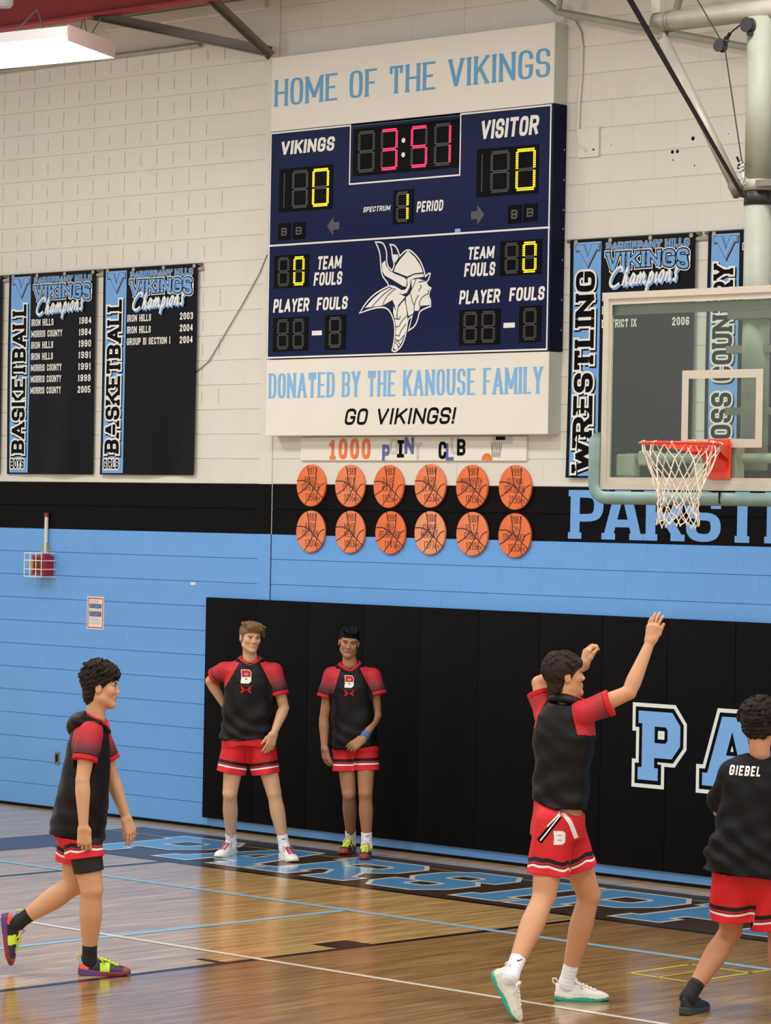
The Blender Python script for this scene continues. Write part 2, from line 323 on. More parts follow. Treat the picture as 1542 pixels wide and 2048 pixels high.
def text(s, x0, x1, y0, y1, w=.16, rnd=False, serif=False, shear=0.0, grow=0.0, gap=.22, aw=1.0, script=False, sw=.16, cap=.264):
    """quads of stroke text filling the rectangle; w = stroke width relative to height; aw = ratio of horizontal to vertical stroke width; grow = outline growth (same units as height ratio)"""
    H = y1-y0; keys = [('~'+ch if script else ch) for ch in s]
    ser = sw if serif else 0
    adv = [G[k][0] for k in keys]; tot = sum(adv)+gap*(len(s)-1)
    W = x1-x0-abs(shear)*H; sx = W/tot; out = []; x = 0.0
    g2 = grow*H; wy = w*H*aw; wx = w*H if script else min(w*H, cap*sx*(1.0 if not serif else .92))
    tx, ty = wx+2*g2, wy+2*g2; A = ty/tx
    for k, a in zip(keys, adv):
        gw = a*sx; st = G[k]; isI = k in ('I', '!', '.'); inset = wx/2
        def mp(p):
            px = x*1.0+(inset+p[0]*(gw-2*inset) if not isI else gw/2)
            py = wy/2+p[1]*(H-wy) if not script else p[1]*H*.8
            return np.array([px, py])
        for pl in st[1]:
            P = [mp(p) for p in pl]
            if rnd or script: P = chaikin(P)
            P2 = [np.array([p[0], p[1]/A]) for p in P]; runs = [[P2[0]]]
            for i in range(1, len(P2)):
                runs[-1].append(P2[i])
                if i < len(P2)-1 and not script:
                    u = P2[i]-P2[i-1]; v = P2[i+1]-P2[i]
                    if u@v < -.25*np.linalg.norm(u)*np.linalg.norm(v): runs.append([P2[i]])
            for run in runs:
                for q in band(run, tx, ext=(wx*(.42 if len(runs) == 1 else .30) if not script else 0)+g2):
                    out.append([np.array([p[0], min(max(p[1]*A, -g2), H+g2) if not script else p[1]*A]) for p in q])
        if serif:
            for sf in st[2]:
                c = mp((sf[0], sf[1])); hw = wx*.5+ser*min(H, sx*1.1)*.55; t = wy*.42
                if len(sf) > 2 and sf[2] == 'v': ya, yb = H*.72, H; xa, xb = (c[0]-wx*.4, c[0]+wx*.35)
                else:
                    xa, xb = c[0]-hw, c[0]+hw
                    if len(sf) > 2 and sf[2] == 'l': xb = c[0]
                    if len(sf) > 2 and sf[2] == 'r': xa = c[0]
                    if sf[1] > .5: ya, yb = H-2*t, H
                    else: ya, yb = 0, 2*t
                xa -= g2; xb += g2; ya -= g2; yb += g2
                out.append([np.array(p) for p in ((xa, ya), (xb, ya), (xb, yb), (xa, yb))])
        x += gw+gap*sx
    off = -shear*H if shear < 0 else 0
    return [[np.array([x0+off+p[0]+shear*p[1], y0+p[1]]) for p in q] for q in out]
def flat(quads, fn, ax=1, step=-.00007):
    """flat print; each piece a hair above the one before so overlaps never coincide"""
    V = []; F = []
    for n, q in enumerate(quads):
        i = len(V)
        for p in q:
            v = list(fn(p)); v[ax] += step*(n % 11); V.append(tuple(v))
        F.append(tuple(range(i, i+len(q))))
    return V, F
def wallfn(Y): return lambda p: (p[0], Y, p[1])
def floorfn(z): return lambda p: (p[0], p[1], z)
def prt(name, quads, Y, m, parent, **k):
    V, F = flat(quads, wallfn(Y)); return obj(name, V, F, m, parent, **k)
def poly(pts):
    vs = [Vector((p[0], p[1], 0)) for p in pts]; return [[np.array(pts[i], float) for i in t] for t in tessellate_polygon([vs])]
def rect(x0, x1, y0, y1): return [[np.array(p) for p in ((x0, y0), (x1, y0), (x1, y1), (x0, y1))]]
def XZ(px, py, Y): p = at(px, py, Y); return p[0], p[2]
# ================================================================== SETTING
C8 = 0.2032
XL, XR, ZT = -24.0, -7.5, 7.25
# floor
fl = MB().box((XL, 0.03, -.05), (XR+4, -20, 0)).build('floor', M['wood'], origin=(-13, -5, 0)); fl['kind'] = 'structure'
BX = -11.44  # basket axis
def fprint(name, quads, z, m, **k):
    V, F = flat(quads, floorfn(z), 2, .00003); return obj(name, V, F, m, fl, **k)
fprint('lane_area', rect(BX-1.83, BX+1.83, -7.7, -1.9), .0008, M['wood_lane'], origin=(-13, -5, .0008), label='darker stained strips inside the lane')
fprint('apron', rect(-19.42, XR+3, -1.9, -.38)+rect(-19.42, -18.70, -20, -1.9), .0012, M['floor_brown'], label='dark brown painted border along the wall')
fprint('baseline', rect(-18.7, XR+3, -1.95, -1.9), .0018, M['floor_black'], label='black baseline')
fprint('lane_line', rect(BX-1.83-.03, BX-1.83+.03, -7.7, -1.92), .002, M['floor_black'], label='black line along the lane')
fprint('lane_line', rect(BX+1.83-.03, BX+1.83+.03, -7.7, -1.92), .002, M['floor_black'])
fprint('court_line', rect(-17.44, -17.38, -20, -1.93), .0016, M['floor_black'], label='thin black line at the left')
fprint('court_line', rect(-18.6, XR+3, -2.935, -2.865), .0022, M['floor_line_blue'], label='light blue line along the wall')
fprint('court_line', rect(-14.585, -14.515, -20, -2.92), .0022, M['floor_line_blue'], label='light blue line running away from the wall')
fprint('court_line', rect(-20, XR+3, -4.96, -4.91), .0026, M['floor_white'], label='white line across the lane')
fprint('lane_block', rect(-13.52, -13.29, -4.25, -3.96), .0024, M['floor_black'], label='black block beside the lane')
fprint('lane_mark', rect(-13.5, -13.28, -5.23, -5.18), .0024, M['floor_black'])
for q in (rect(-11.53, -11.50, -3.66, -3.10), rect(-11.09, -11.06, -3.68, -2.95), rect(-11.53, -11.06, -3.68, -3.65), rect(-11.53, -11.06, -3.12, -3.09), rect(-11.32, -11.30, -3.66, -3.1)):
    fprint('yellow_mark', q, .0028, M['floor_yellow'])
fprint('yellow_line', [[np.array(p) for p in ((-19.4, -.78), (-12.0, -.60), (-12.0, -.585), (-19.4, -.765))]], .0030, M['floor_yellow'], label='thin yellow line on the border')
# floor word
fw = 'PARSIPPANY'; xs = -18.55; step = .735
widths = dict(P=.74, A=.80, R=.80, S=.70, I=.50, N=.8, Y=.78)
cx = -18.56
starts = [-18.56, -17.66, -16.62, -15.62, -14.72, -14.10, -13.16, -12.2, -11.2, -10.2]
for ch, x0 in zip(fw, starts):
    wd = widths[ch]*(1.0 if ch != 'I' else 1)
    a = dict(w=.20, serif=True, sw=.13)
    ck = '^' if ch == 'A' else ch
    fprint('floor_letter', text(ck, x0, x0+wd, -1.74, -.62, grow=.035, **a), .0034, M['floor_white'], label='white outline of letter '+ch)
    ck = '^' if ch == 'A' else ch
    fprint('floor_letter', text(ck, x0, x0+wd, -1.74, -.62, **a), .0038, M['floor_blue'], label='blue letter '+ch)

# wall
wall = MB().box((XL, .005, 0), (XR, .22, 12*C8)).box((XL, .005, 12*C8), (XR, .22, 14*C8)).box((XL, .005, 14*C8), (XR, .22, ZT)).build('wall_back', [M['joint_blue'], M['black_wall'], M['joint_cream']], midx=[0]*6+[1]*6+[2]*6); wall['kind'] = 'structure'
def block_mesh(w_, slot=None):
    b = MB(); h = C8-.0035; d = .16; x0, x1 = -w_/2+.0002, w_/2-.0002
    def one(xa, xb, za, zb, ch=.0028):
        V = [(xa, .03, za), (xb, .03, za), (xb, .03, zb), (xa, .03, zb), (xa, .004, za), (xb, .004, za), (xb, .004, zb), (xa, .004, zb),
             (xa+ch*.12, 0, za+ch), (xb-ch*.12, 0, za+ch), (xb-ch*.12, 0, zb-ch), (xa+ch*.12, 0, zb-ch)]
        F = [(8, 9, 10, 11)]+[(i, (i+1) % 4, 4+(i+1) % 4, 4+i) for i in range(4)]+[(4+i, 4+(i+1) % 4, 8+(i+1) % 4, 8+i) for i in range(4)]
        b.add(V, F)
    if slot is None: one(x0, x1, -h/2, h/2)
    else:
        sw = .0105; cur = x0
        for sx, top, bot in slot:
            one(cur, sx-sw/2, -h/2, h/2, .001); one(sx-sw/2, sx+sw/2, -h/2, bot, .0); one(sx-sw/2, sx+sw/2, top, h/2, .0); cur = sx+sw/2
        one(cur, x1, -h/2, h/2, .001)
    return b
tall = (.075, -.055); short = (.040, -.055)
SLOT = [[(-.1016,)+tall, (.1016,)+short], [(-.1016,)+short, (.1016,)+tall]]
mesh_cache = {}
def bmesh_for(kind, m):
    k = (kind, m)
    if k not in mesh_cache:
        b = block_mesh(.4064 if kind != 'half' else .2032, None if kind in ('full', 'half') else SLOT[kind])
        me = bpy.data.meshes.new('block'); me.from_pydata(b.V, [], b.F); me.materials.append(M[m]); mesh_cache[k] = me
    return mesh_cache[k]
bl = []
x00 = -24.0+.0
for r in range(36):
    z = (r+.5)*C8; off = C8 if r % 2 else 0
    x = -23.977+off
    while x < XR-.3:
        m = 'blue_wall' if r < 12 else ('black_wall' if r < 14 else 'cream')
        xc = x+.2032; kind = 'full'
        if 17 <= r <= 31 and xc < -19.05: kind = r % 2
        P = np.array([xc, 0, z])-CAM_O; dd = P@_F; px = 771+FPX*(P@_R)/dd; py = 1024-FPX*(P@_U)/dd
        vis = -30 < px < 1580 and -30 < py < 1800
        hid = (530 < px < 1110 and 90 < py < 850) or (px > 440 and 1230 < py) 
        bl.append((not vis or hid, dd, xc, z, kind, m)); x += .4064
bl.sort(key=lambda t: (t[0], t[1]))
for i, (nv, dd, xc, z, kind, m) in enumerate(bl[:300]):
    o = bpy.data.objects.new('block', bmesh_for(kind, m)); COL.objects.link(o); o.parent = wall; c = WORLD['wall_back']; o.location = (xc-c[0], 0-c[1], z-c[2])
rest = MB(); mi = []
mlist = ['blue_wall', 'black_wall', 'cream']; cache2 = {}
for nv, dd, xc, z, kind, m in bl[300:]:
    if kind not in cache2: cache2[kind] = block_mesh(.4064, None if kind == 'full' else SLOT[kind])
    b = cache2[kind]; rest.add([(v[0]+xc, v[1], v[2]+z) for v in b.V], b.F); mi += [mlist.index(m)]*len(b.F)
rest.build('block', [M[k] for k in mlist], wall, kind='stuff', midx=mi, label='remaining painted blocks of the wall', origin=WORLD['wall_back'])
def wtrim(name, b, m, **k):
    o = b.build(name, m, **k); o['kind'] = 'structure'; return o
# pilaster strip, joint covers
pil = root('trim_1', 'flush vertical column strip between wall sections', 'trim', (-18.42, 0, 0)); pil['kind'] = 'structure'; del pil['label']; del pil['category']
MB().box((-18.49, -.006, 0), (-18.345, .01, 12*C8)).build('column_face', M['blue_wall'], pil)
MB().box((-18.49, -.006, 12*C8), (-18.345, .01, 14*C8)).build('column_face', M['black_wall'], pil)
MB().box((-18.49, -.006, 14*C8), (-18.345, .01, ZT)).build('column_face', M['cream'], pil)
MB().box((-18.343, -.002, 0), (-18.337, .01, 12*C8)).build('control_joint', M['navy_line'], pil)
MB().box((-18.343, -.002, 12*C8), (-18.337, .01, ZT)).build('control_joint', M['joint_cream'], pil)
wtrim('trim_2', MB().box((-16.32, -.001, 14*C8), (-16.312, .01, ZT)), M['joint_cream'])
b = MB().box((XL, -.012, 0), (XR, .0, .024)); wtrim('baseboard_back', b, M['base_black'])
# painted word on the black band
ptr = {'P': (1141, 1207), 'A': (1210, 1281), 'R': (1292, 1365), 'S': (1373, 1442), 'I': (1450, 1519)}
seq = [('P', 1141, 1207), ('A', 1208, 1283), ('R', 1292, 1366), ('S', 1373, 1442), ('I', 1450, 1520), ('P', 1534, 1602), ('P', 1612, 1680)]
for ch, a_, b_ in seq:
    xa = at(a_, 1030)[0]; xb = at(b_, 1030)[0]
    prt('painted_letter', text('^' if ch == 'A' else ch, xa, xb, 2.462, 2.822, w=.25, cap=.30, rnd=(ch in 'PRS'), serif=True, sw=.10, aw=.62), -.0012, M['vinyl_blue'], wall, label='light blue painted letter '+ch+' on the black band')
# wall holes
for px, py, r in ((1386, 277, .016), (1345, 304, .014), (1355, 303, .014), (1346, 320, .006), (1389, 331, .006), (1188, 299, .006), (1222, 290, .004), (1457, 268, .004)):
    x, z = XZ(px, py, 0); prt('wall_hole', poly([(x+r*math.cos(a), z+r*math.sin(a)) for a in np.linspace(0, 6.28, 9)[:-1]]), -.0012, M['strap'], wall)
x, z = XZ(386, 1167, 0); prt('tape_scrap', rect(x-.03, x+.03, z-.012, z+.012), -.0012, M['sign_white'], wall)

# ================================================================== WALL MAT
PZ = .092
pads = root('wall_pad', 'long black padded wall mat with blue letters behind the players', 'wall pad', (-13.3, -.03, .07))
edges = [-19.05, -18.45, -17.84, -17.23, -16.62, -16.01, -15.40, -14.79, -14.18, -13.57, -12.96, -12.35, -11.74, -11.13, -10.52]
for a, b_ in zip(edges[:-1], edges[1:]):
    MB().box((a+.001, -.055, PZ), (b_-.001, -.014, 1.906), bev=.007).build('panel', M['mat_black'], pads, smooth=True)
MB().box((-18.99, -.010, .024), (XR, .0, .115)).build('kick_board', M['blue_wall'], pads, label='light blue board under the mat')
def varsity(s, x0, x1, z0, z1, par, Y=-.0565, w=.27):
    s0 = s.replace('^', 'A')
    kw = dict(w=w, serif=True, sw=.13, aw=.8, cap=.28)
    W_ = x1-x0
    prt('letter', text(s, x0+.055, x1-.055, z0+.055, z1-.055, grow=.115, **kw), Y, M['pad_white'], par, label='cream outline of letter '+s0)
    prt('letter', text(s, x0+.055, x1-.055, z0+.055, z1-.055, grow=.058, **kw), Y-.001, M['black'], par, label='black inline of letter '+s0)
    prt('letter', text(s, x0+.055, x1-.055, z0+.055, z1-.055, **kw), Y-.002, M['pad_blue'], par, label='light blue letter '+s0)
varsity('P', -14.45, -13.99, .682, 1.288, pads)
varsity('^', -13.86, -13.30, .682, 1.288, pads)
varsity('R', -13.15, -12.63, .682, 1.288, pads)

# ================================================================== SCOREBOARD GROUP
SY = -.145
def xs(px, py=500): return at(px, py, SY)[0]
X0, X1 = at(541, 300, SY)[0], at(1104, 300, SY)[0]
zt, zb1, zm0, zb0 = at(1108, 40, SY)[2], 5.665, 3.86, at(1092, 868, SY)[2]
hs = root('header_sign', 'long white sign panel reading HOME OF THE VIKINGS above the scoreboard', 'sign', (X0/2+X1/2, 0, 5.7))
zt = (at(541, 120, SY)[2]+at(1110, 40, SY)[2])/2; zb1 = (at(540, 267, SY)[2]+at(1104, 205, SY)[2])/2; zm0 = (at(533, 718, SY)[2]+at(1095, 702, SY)[2])/2; zb0 = (at(530, 872, SY)[2]+at(1092, 868, SY)[2])/2; zmid = (at(537, 492, SY)[2]+at(1100, 455, SY)[2])/2
MB().box((X0, SY, zb1+.002), (X1+.005, -.002, zt), bev=.004).build('panel', M['sign_white'], hs)
MB().box((X1+.005, SY+.002, zb1+.004), (X1+.009, -.002, zt-.002)).build('end_cap', M['sign_side'], hs, label='grey green end cap')
def wt(s, bl_, tr, Y, m, par, name='lettering', **k):
    xa, za = XZ(*bl_, Y); xb, zb = XZ(*tr, Y); kk = {q: k.pop(q) for q in list(k) if q in ('label',)}
    return prt(name, text(s, xa, xb, za, zb, **k), Y-.0012, m, par, **kk)
wt('HOME OF THE VIKINGS', (549, 214), (1101, 95), SY, M['text_blue'], hs, cap=.36, w=.17, rnd=True, serif=True, sw=.055, aw=.5, gap=.16, label='light blue serif lettering')
ss = root('sponsor_sign', 'long white sign panel below the scoreboard with blue and black lettering', 'sign', (X0/2+X1/2, 0, zb0))
MB().box((X0-.005, SY+.006, zb0), (X1, -.002, zm0-.004), bev=.004).build('panel', M['sign_white'], ss)
MB().box((X1, SY+.008, zb0+.002), (X1+.004, -.002, zm0-.006)).build('end_cap', M['sign_side'], ss, label='grey green end cap')
wt('DONATED BY THE KANOUSE FAMILY', (537, 797), (1086, 733), SY+.006, M['text_blue2'], ss, cap=.34, w=.15, rnd=True, serif=True, sw=.055, aw=.5, gap=.15, label='light blue serif lettering')
xa, za = XZ(684, 852, SY); xb, zb = XZ(917, 814, SY)
prt('sticker', rect(xa-.02, xb+.02, za-.03, zb+.03), SY+.0052, M['sign_white'], ss, label='white sticker strip')
wt('GO VIKINGS!', (688, 850), (914, 814), SY+.004, M['black'], ss, w=.17, rnd=True, shear=.22, gap=.16, label='bold black slanted lettering')

sb = root('scoreboard', 'dark blue electronic scoreboard with red clock and amber digits', 'scoreboard', (X0/2+X1/2, 0, zm0))
SB = SY-.006
MB().box((X0, SB, zm0), (X1+.012, -.003, zb1), bev=.003).build('cabinet', M['navy'], sb)
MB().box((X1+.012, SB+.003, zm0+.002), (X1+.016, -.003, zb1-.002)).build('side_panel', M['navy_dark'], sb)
def line(px0, py0, px1, py1, t=.012, name='border_line'):
    a = at(px0, py0, SB); b_ = at(px1, py1, SB); x0_, x1_ = sorted((a[0], b_[0])); z0_, z1_ = sorted((a[2], b_[2]))
    if (x1_-x0_) > (z1_-z0_): zc = (z0_+z1_)/2; r = rect(x0_, x1_, zc-t/2, zc+t/2)
    else: xc = (x0_+x1_)/2; r = rect(xc-t/2, xc+t/2, z0_, z1_)
    prt(name, r, SB-.0012, M['white'], sb)
def frame_rect(x0_, x1_, z0_, z1_, t=.013):
    q = rect(x0_, x1_, z0_, z0_+t)+rect(x0_, x1_, z1_-t, z1_)+rect(x0_, x0_+t, z0_, z1_)+rect(x1_-t, x1_, z0_, z1_)
    prt('border_line', q, SB-.0012, M['white'], sb, label='white border')
frame_rect(X0+.006, X1-.004, zm0+.004, zb1-.004)
prt('border_line', rect(X0, X1, zmid-.007, zmid+.007), SB-.0014, M['white'], sb)
xa, za = XZ(698, 370, SB); xb, zb = XZ(923, 231, SB)
frame_rect(xa, xb, za, zb1-.004, .012)
hel = dict(w=.27, rnd=True, shear=.12, gap=.12, aw=.72)
wt('VIKINGS', (561, 311), (671, 272), SB, M['white'], sb, **hel)
wt('VISITOR', (960, 280), (1080, 229), SB, M['white'], sb, **hel)
wt('PERIOD', (833, 425), (888, 399), SB, M['white'], sb, w=.2, rnd=True, shear=.12, gap=.18)
wt('SPECTRUM', (726, 425), (782, 410), SB, M['white'], sb, w=.2, rnd=True, shear=.3, gap=.18)
wt('TEAM', (634, 540), (685, 510), SB, M['white'], sb, **hel)
wt('FOULS', (627, 572), (686, 542), SB, M['white'], sb, **hel)
wt('TEAM', (935, 520), (990, 491), SB, M['white'], sb, **hel)
wt('FOULS', (928, 554), (992, 523), SB, M['white'], sb, **hel)
wt('PLAYER', (546, 626), (620, 595), SB, M['white'], sb, **hel)
wt('FOULS', (633, 621), (697, 592), SB, M['white'], sb, **hel)
wt('PLAYER', (918, 609), (1002, 577), SB, M['white'], sb, **hel)
wt('FOULS', (1018, 603), (1091, 572), SB, M['white'], sb, **hel)
xa, za = XZ(624, 671, SB); xb, zb = XZ(644, 661, SB); prt('dash', rect(xa, xb, za, zb), SB-.0012, M['white'], sb)
xa, za = XZ(1007, 656, SB); xb, zb = XZ(1030, 645, SB); prt('dash', rect(xa, xb, za, zb), SB-.0012, M['white'], sb)
xa, za = XZ(910, 465, SB); xb, zb = XZ(921, 457, SB); prt('label_tag', rect(xa, xb, za, zb), SB-.0012, M['text_blue2'], sb)
SEG = {'0': 'abcdef', '1': 'bc', '3': 'abgcd', '5': 'afgcd', '8': 'abcdefg', ' ': '', 'B': 'abcdefg'}
def dots(x0_, z0_, x1_, z1_, Y, rows=2, pitch=.0135):
    d = np.array([x1_-x0_, z1_-z0_]); L = np.linalg.norm(d); d /= L; nrm = np.array([-d[1], d[0]]); n = max(2, int(L/pitch)); b = MB()
    for i in range(n):
        for j in range(rows):
            c = np.array([x0_, z0_])+d*L*(i+.5)/n+nrm*(j-(rows-1)/2)*pitch*1.02; r = .0064
            b.add([(c[0]+r*math.cos(a), Y, c[1]+r*math.sin(a)) for a in (.52, 1.57, 2.62, 3.66, 4.71, 5.76)], [(0, 1, 2, 3, 4, 5)])
    return b
def digit(par, x0_, x1_, z0_, z1_, ch, lit, Y):
    zc = (z0_+z1_)/2; i = .007
    P = {'a': (x0_+i*0, z1_, x1_, z1_), 'd': (x0_, z0_, x1_, z0_), 'g': (x0_+i, zc, x1_-i, zc), 'f': (x0_, zc+i, x0_, z1_-i), 'e': (x0_, z0_+i, x0_, zc-i), 'b': (x1_, zc+i, x1_, z1_-i), 'c': (x1_, z0_+i, x1_, zc-i)}
    for k, v in P.items():
        on = k in SEG[ch]
        dots(*v, Y, 2).build('segment', lit if on else M['led_off'], par, kind='stuff')
def module(bl_, tr, digs, lit, name='digit_module'):
    xa, za = XZ(*bl_, SB); xb, zb = XZ(*tr, SB)
    m = MB().box((xa, SB-.004, za), (xb, SB+.001, zb)).build(name, M['module'], sb)
    W_ = xb-xa; H_ = zb-za; cell = W_/len(digs)
    for i, ch in enumerate(digs):
        cx0 = xa+i*cell
        if ch == '|':
            dots(cx0+cell*.62, za+H_*.12, cx0+cell*.62, zb-H_*.12, SB-.0055, 1).build('segment', M['led_off'], m, kind='stuff'); continue
        if ch == ':':
            for zz in (.36, .66):
                c = (cx0+cell*.5, za+H_*zz); prt('colon_dot', poly([(c[0]+.02*math.cos(a), c[1]+.02*math.sin(a)) for a in np.linspace(0, 6.28, 13)[:-1]]), SB-.0055, M['white'], m)
            continue
        digit(m, cx0+cell*.24, cx0+cell*.80, za+H_*.13, zb-H_*.11, ch if ch != '8x' else '8', lit, SB-.0055)
    return m
def module2(bl_, tr, items, lit):
    xa, za = XZ(*bl_, SB); xb, zb = XZ(*tr, SB)
    m = MB().box((xa, SB-.004, za), (xb, SB+.001, zb)).build('digit_module', M['module'], sb)
    W_ = xb-xa; H_ = zb-za
    for kind, f0, f1, *o_ in items:
        if kind == '|': dots(xa+W_*f0, za+H_*.1, xa+W_*f0, zb-H_*.1, SB-.0055, 1).build('segment', M['led_off'], m, kind='stuff')
        elif kind == ':':
            for zz in (.36, .66):
                c = (xa+W_*f0, za+H_*zz); prt('colon_dot', poly([(c[0]+.02*math.cos(a), c[1]+.02*math.sin(a)) for a in np.linspace(0, 6.28, 13)[:-1]]), SB-.0055, M['white'], m)
        else: digit(m, xa+W_*f0, xa+W_*f1, za+H_*.10, zb-H_*.10, kind, lit, SB-.0055)
R_, Y_ = M['led_r'], M['led_y']
module2((706, 353), (919, 237), [(' ', .06, .20), ('3', .28, .42), (':', .485, 0), ('5', .565, .70), ('1', .785, .92)], R_)
module2((558, 425), (666, 329), [('|', .10, 0), (' ', .27, .53), ('0', .65, .92)], Y_)
module2((953, 395), (1078, 288), [('|', .09, 0), (' ', .25, .52), ('0', .66, .94)], Y_)
module2((786, 449), (828, 378), [('1', .22, .72)], Y_)
module2((548, 577), (618, 508), [(' ', .15, .42), ('0', .60, .86)], Y_)
module2((1000, 552), (1084, 478), [(' ', .15, .42), ('0', .58, .86)], Y_)
module2((546, 703), (617, 633), [(' ', .15, .42), (' ', .60, .86)], Y_)
module2((650, 700), (692, 629), [(' ', .25, .75)], Y_)
module2((918, 691), (1001, 617), [(' ', .14, .42), (' ', .58, .86)], Y_)
module2((1038, 685), (1083, 611), [(' ', .25, .75)], Y_)
for a, b_ in (((557, 481), (581, 446)), ((586, 479), (611, 444)), ((1016, 448), (1043, 409)), ((1047, 444), (1075, 406))):
    xa, za = XZ(*a, SB); xb, zb = XZ(*b_, SB); m_ = MB().box((xa, SB-.004, za), (xb, SB+.001, zb)).build('bonus_light', M['module'], sb)
    prt('letter_b', text('B', xa+.035, xb-.035, za+.035, zb-.035, w=.2), SB-.005, M['led_off'], m_)
def arrow(cx_, cy_, s, par):
    x, z = XZ(cx_, cy_, SB); P = [(-.07, 0), (0, .075), (0, .03), (.065, .03), (.065, -.03), (0, -.03), (0, -.075)]
    prt('possession_arrow', poly([(x+s*p[0], z+p[1]) for p in P]), SB-.0012, M['led_off'], par)
arrow(667, 452, 1, sb); arrow(955, 430, -1, sb)
for py in (300, 360, 420, 458, 520, 600, 660):
    p = at(1127, py, -.02); MB().box((X1+.015, -.03, p[2]-.006), (X1+.019, -.018, p[2]+.006)).build('screw', M['steel'], sb)
# emblem (drawn from the board's own print)
def ez(pts): return [XZ(700+p[0]/7.71, 470+p[1]/7.71, SB) for p in pts]
def strokep(pts, w, closed=False):
    P = ez(pts); P = chaikin(P) if not closed else chaikin(P+[P[0]])
    return band(P, w)
em = obj('emblem', *flat([], wallfn(0)), M['white'], sb) if False else None
out = [(395,110),(500,112),(545,180),(570,280),(565,400),(590,490),(650,550),(690,460),(655,350),(648,220),(620,145),(690,155),(740,230),(770,325),(890,205),(1010,300),(1100,420),(1150,570),(1165,640),(1220,585),(1240,600),(1215,690),(1175,730),(1200,790),(1250,820),(1225,870),(1215,950),(1245,1000),(1245,1100),(1160,1130),(1070,1180),(1050,1300),(1000,1410),(905,1475),(960,1250),(900,1290),(880,1400),(860,1550),(800,1720),(700,1805),(650,1780),(690,1600),(695,1400),(660,1260),(600,1150),(520,1110),(350,1130),(150,1205),(250,1040),(400,890),(595,790),(590,745),(490,620),(475,450),(465,280),(430,180)]
emb = prt('emblem', strokep(out, .012, True), SB-.0014, M['white'], sb, label='white outlined helmeted head emblem')
fills = [[(895,240),(1010,350),(1090,470),(1128,575),(1000,590),(880,640),(780,600),(678,562),(710,470),(780,370)],
 [(545,390),(560,470),(620,555),(700,600),(830,650),(878,690),(872,795),(820,790),(740,740),(640,680),(540,625),(500,560),(494,440)],
 [(665,300),(735,300),(755,345),(700,430),(672,380)],
 [(885,665),(1000,610),(1138,600),(1138,645),(1000,665),(940,690),(925,800),(880,890),(810,915),(740,890),(700,830),(612,800),(612,768),(700,790),(800,850),(860,840),(890,780)],
 [(945,690),(1060,675),(1160,705),(1190,790),(1233,825),(1212,860),(1205,950),(1232,1005),(1233,1080),(1085,1110),(1060,1170),(990,1170),(975,1215),(905,1250),(872,1100),(862,965),(930,905),(958,830)],
 [(612,812),(700,840),(770,910),(855,950),(740,1090),(722,1150),(655,1000),(510,1088),(232,1125),(350,990),(480,880)],
 [(745,1100),(850,990),(875,1150),(890,1290),(860,1480),(800,1650),(720,1775),(675,1750),(705,1600),(712,1420),(690,1290),(668,1200),(672,1110)]]
q = []
for f_ in fills: q += poly(ez(f_))
prt('emblem_fill', q, SB-.0018, M['white'], emb)
lines_ = [[(885,655),(1000,598),(1145,590)],[(945,690),(935,800),(880,900),(930,905)],[(1020,680),(980,790),(930,880)],[(1060,730),(1120,715),(1200,690)],[(1085,770),(1105,800),(1060,860),(1060,930)],[(1150,850),(1210,855),(1215,900),(1120,950),(1070,1040),(1080,1110)],[(1060,930),(1000,1030),(990,1170)],[(940,910),(960,1020),(990,1080)],[(1085,1100),(1240,1085)],
 [(650,820),(500,930),(340,1110)],[(700,830),(560,950),(505,1090)],[(660,1000),(600,1070),(520,1100)],[(660,1080),(720,1160),(730,1290)],[(860,980),(760,1080),(725,1200),(735,1290)],[(860,1090),(790,1210),(765,1300),(690,1290)],[(885,1240),(790,1340),(760,1420),(700,1410)],[(870,1370),(790,1470),(760,1560),(705,1540)],[(830,1550),(765,1640),(700,1610)],[(690,1640),(740,1700),(745,1740)],[(720,1620),(770,1680)],[(1130,820),(1125,850),(1160,860)],[(850,980),(870,1100),(900,1250)]]
q = []
for l_ in lines_: q += strokep(l_, .0075)
prt('emblem_lines', q, SB-.0022, M['navy_line'], emb)

# ================================================================== CLUB BOARD AND DISCS
cb = root('club_board', 'white board with cut-out letters reading 1000 POINT CLUB', 'sign', (-16.8, 0, 3.04))
xa, za = XZ(601, 921, -.02); xb, zb = XZ(1053, 880, -.02); zt2 = zb0-.03
MB().box((xa, -.02, za), (xb, -.001, zt2+.02), bev=.002).build('panel', M['sign_white'], cb)
def cl(s, a, b_, m, **k):
    xa, za = XZ(*a, -.022); xb, zb = XZ(*b_, -.022); kw = dict(w=.24); kw.update(k)
    prt('card_letter', text(s, xa, xb, za, zb, **kw), -.0225-random.random()*.001, m, cb, label='cut-out letter '+s)
cl('1', (657, 919), (672, 879), M['orange2'], serif=True, sw=.2, w=.2)
for a in (677, 700, 723): cl('0', (a, 918), (a+18, 877), M['orange2'], rnd=True, w=.2)
cl('P', (764, 922), (780, 889), M['purple'], rnd=True); cl('O', (778, 908), (796, 877), M['grey_card'], rnd=True, w=.2)
cl('I', (791, 915), (811, 880), M['black'], serif=True, sw=.28); cl('N', (809, 909), (828, 873), M['purple'], w=.2); cl('T', (826, 919), (844, 885), M['grey_card'], w=.2)
cl('C', (877, 918), (893, 883), M['black'], rnd=True, w=.2); cl('L', (891, 921), (908, 886), M['purple'], w=.2); cl('U', (900, 908), (918, 874), M['grey_card'], rnd=True, w=.2); cl('B', (914, 911), (931, 878), M['black'], rnd=True, w=.2)
xa, za = XZ(974, 922, -.02); prt('card_ball', poly([(xa+.055*math.cos(a), za+.005+.055*math.sin(a)) for a in np.linspace(0, math.pi, 12)]), -.0215, M['orange2'], cb)
q = []; xa, za = XZ(982, 915, -.02); xb, zb = XZ(1004, 884, -.02)
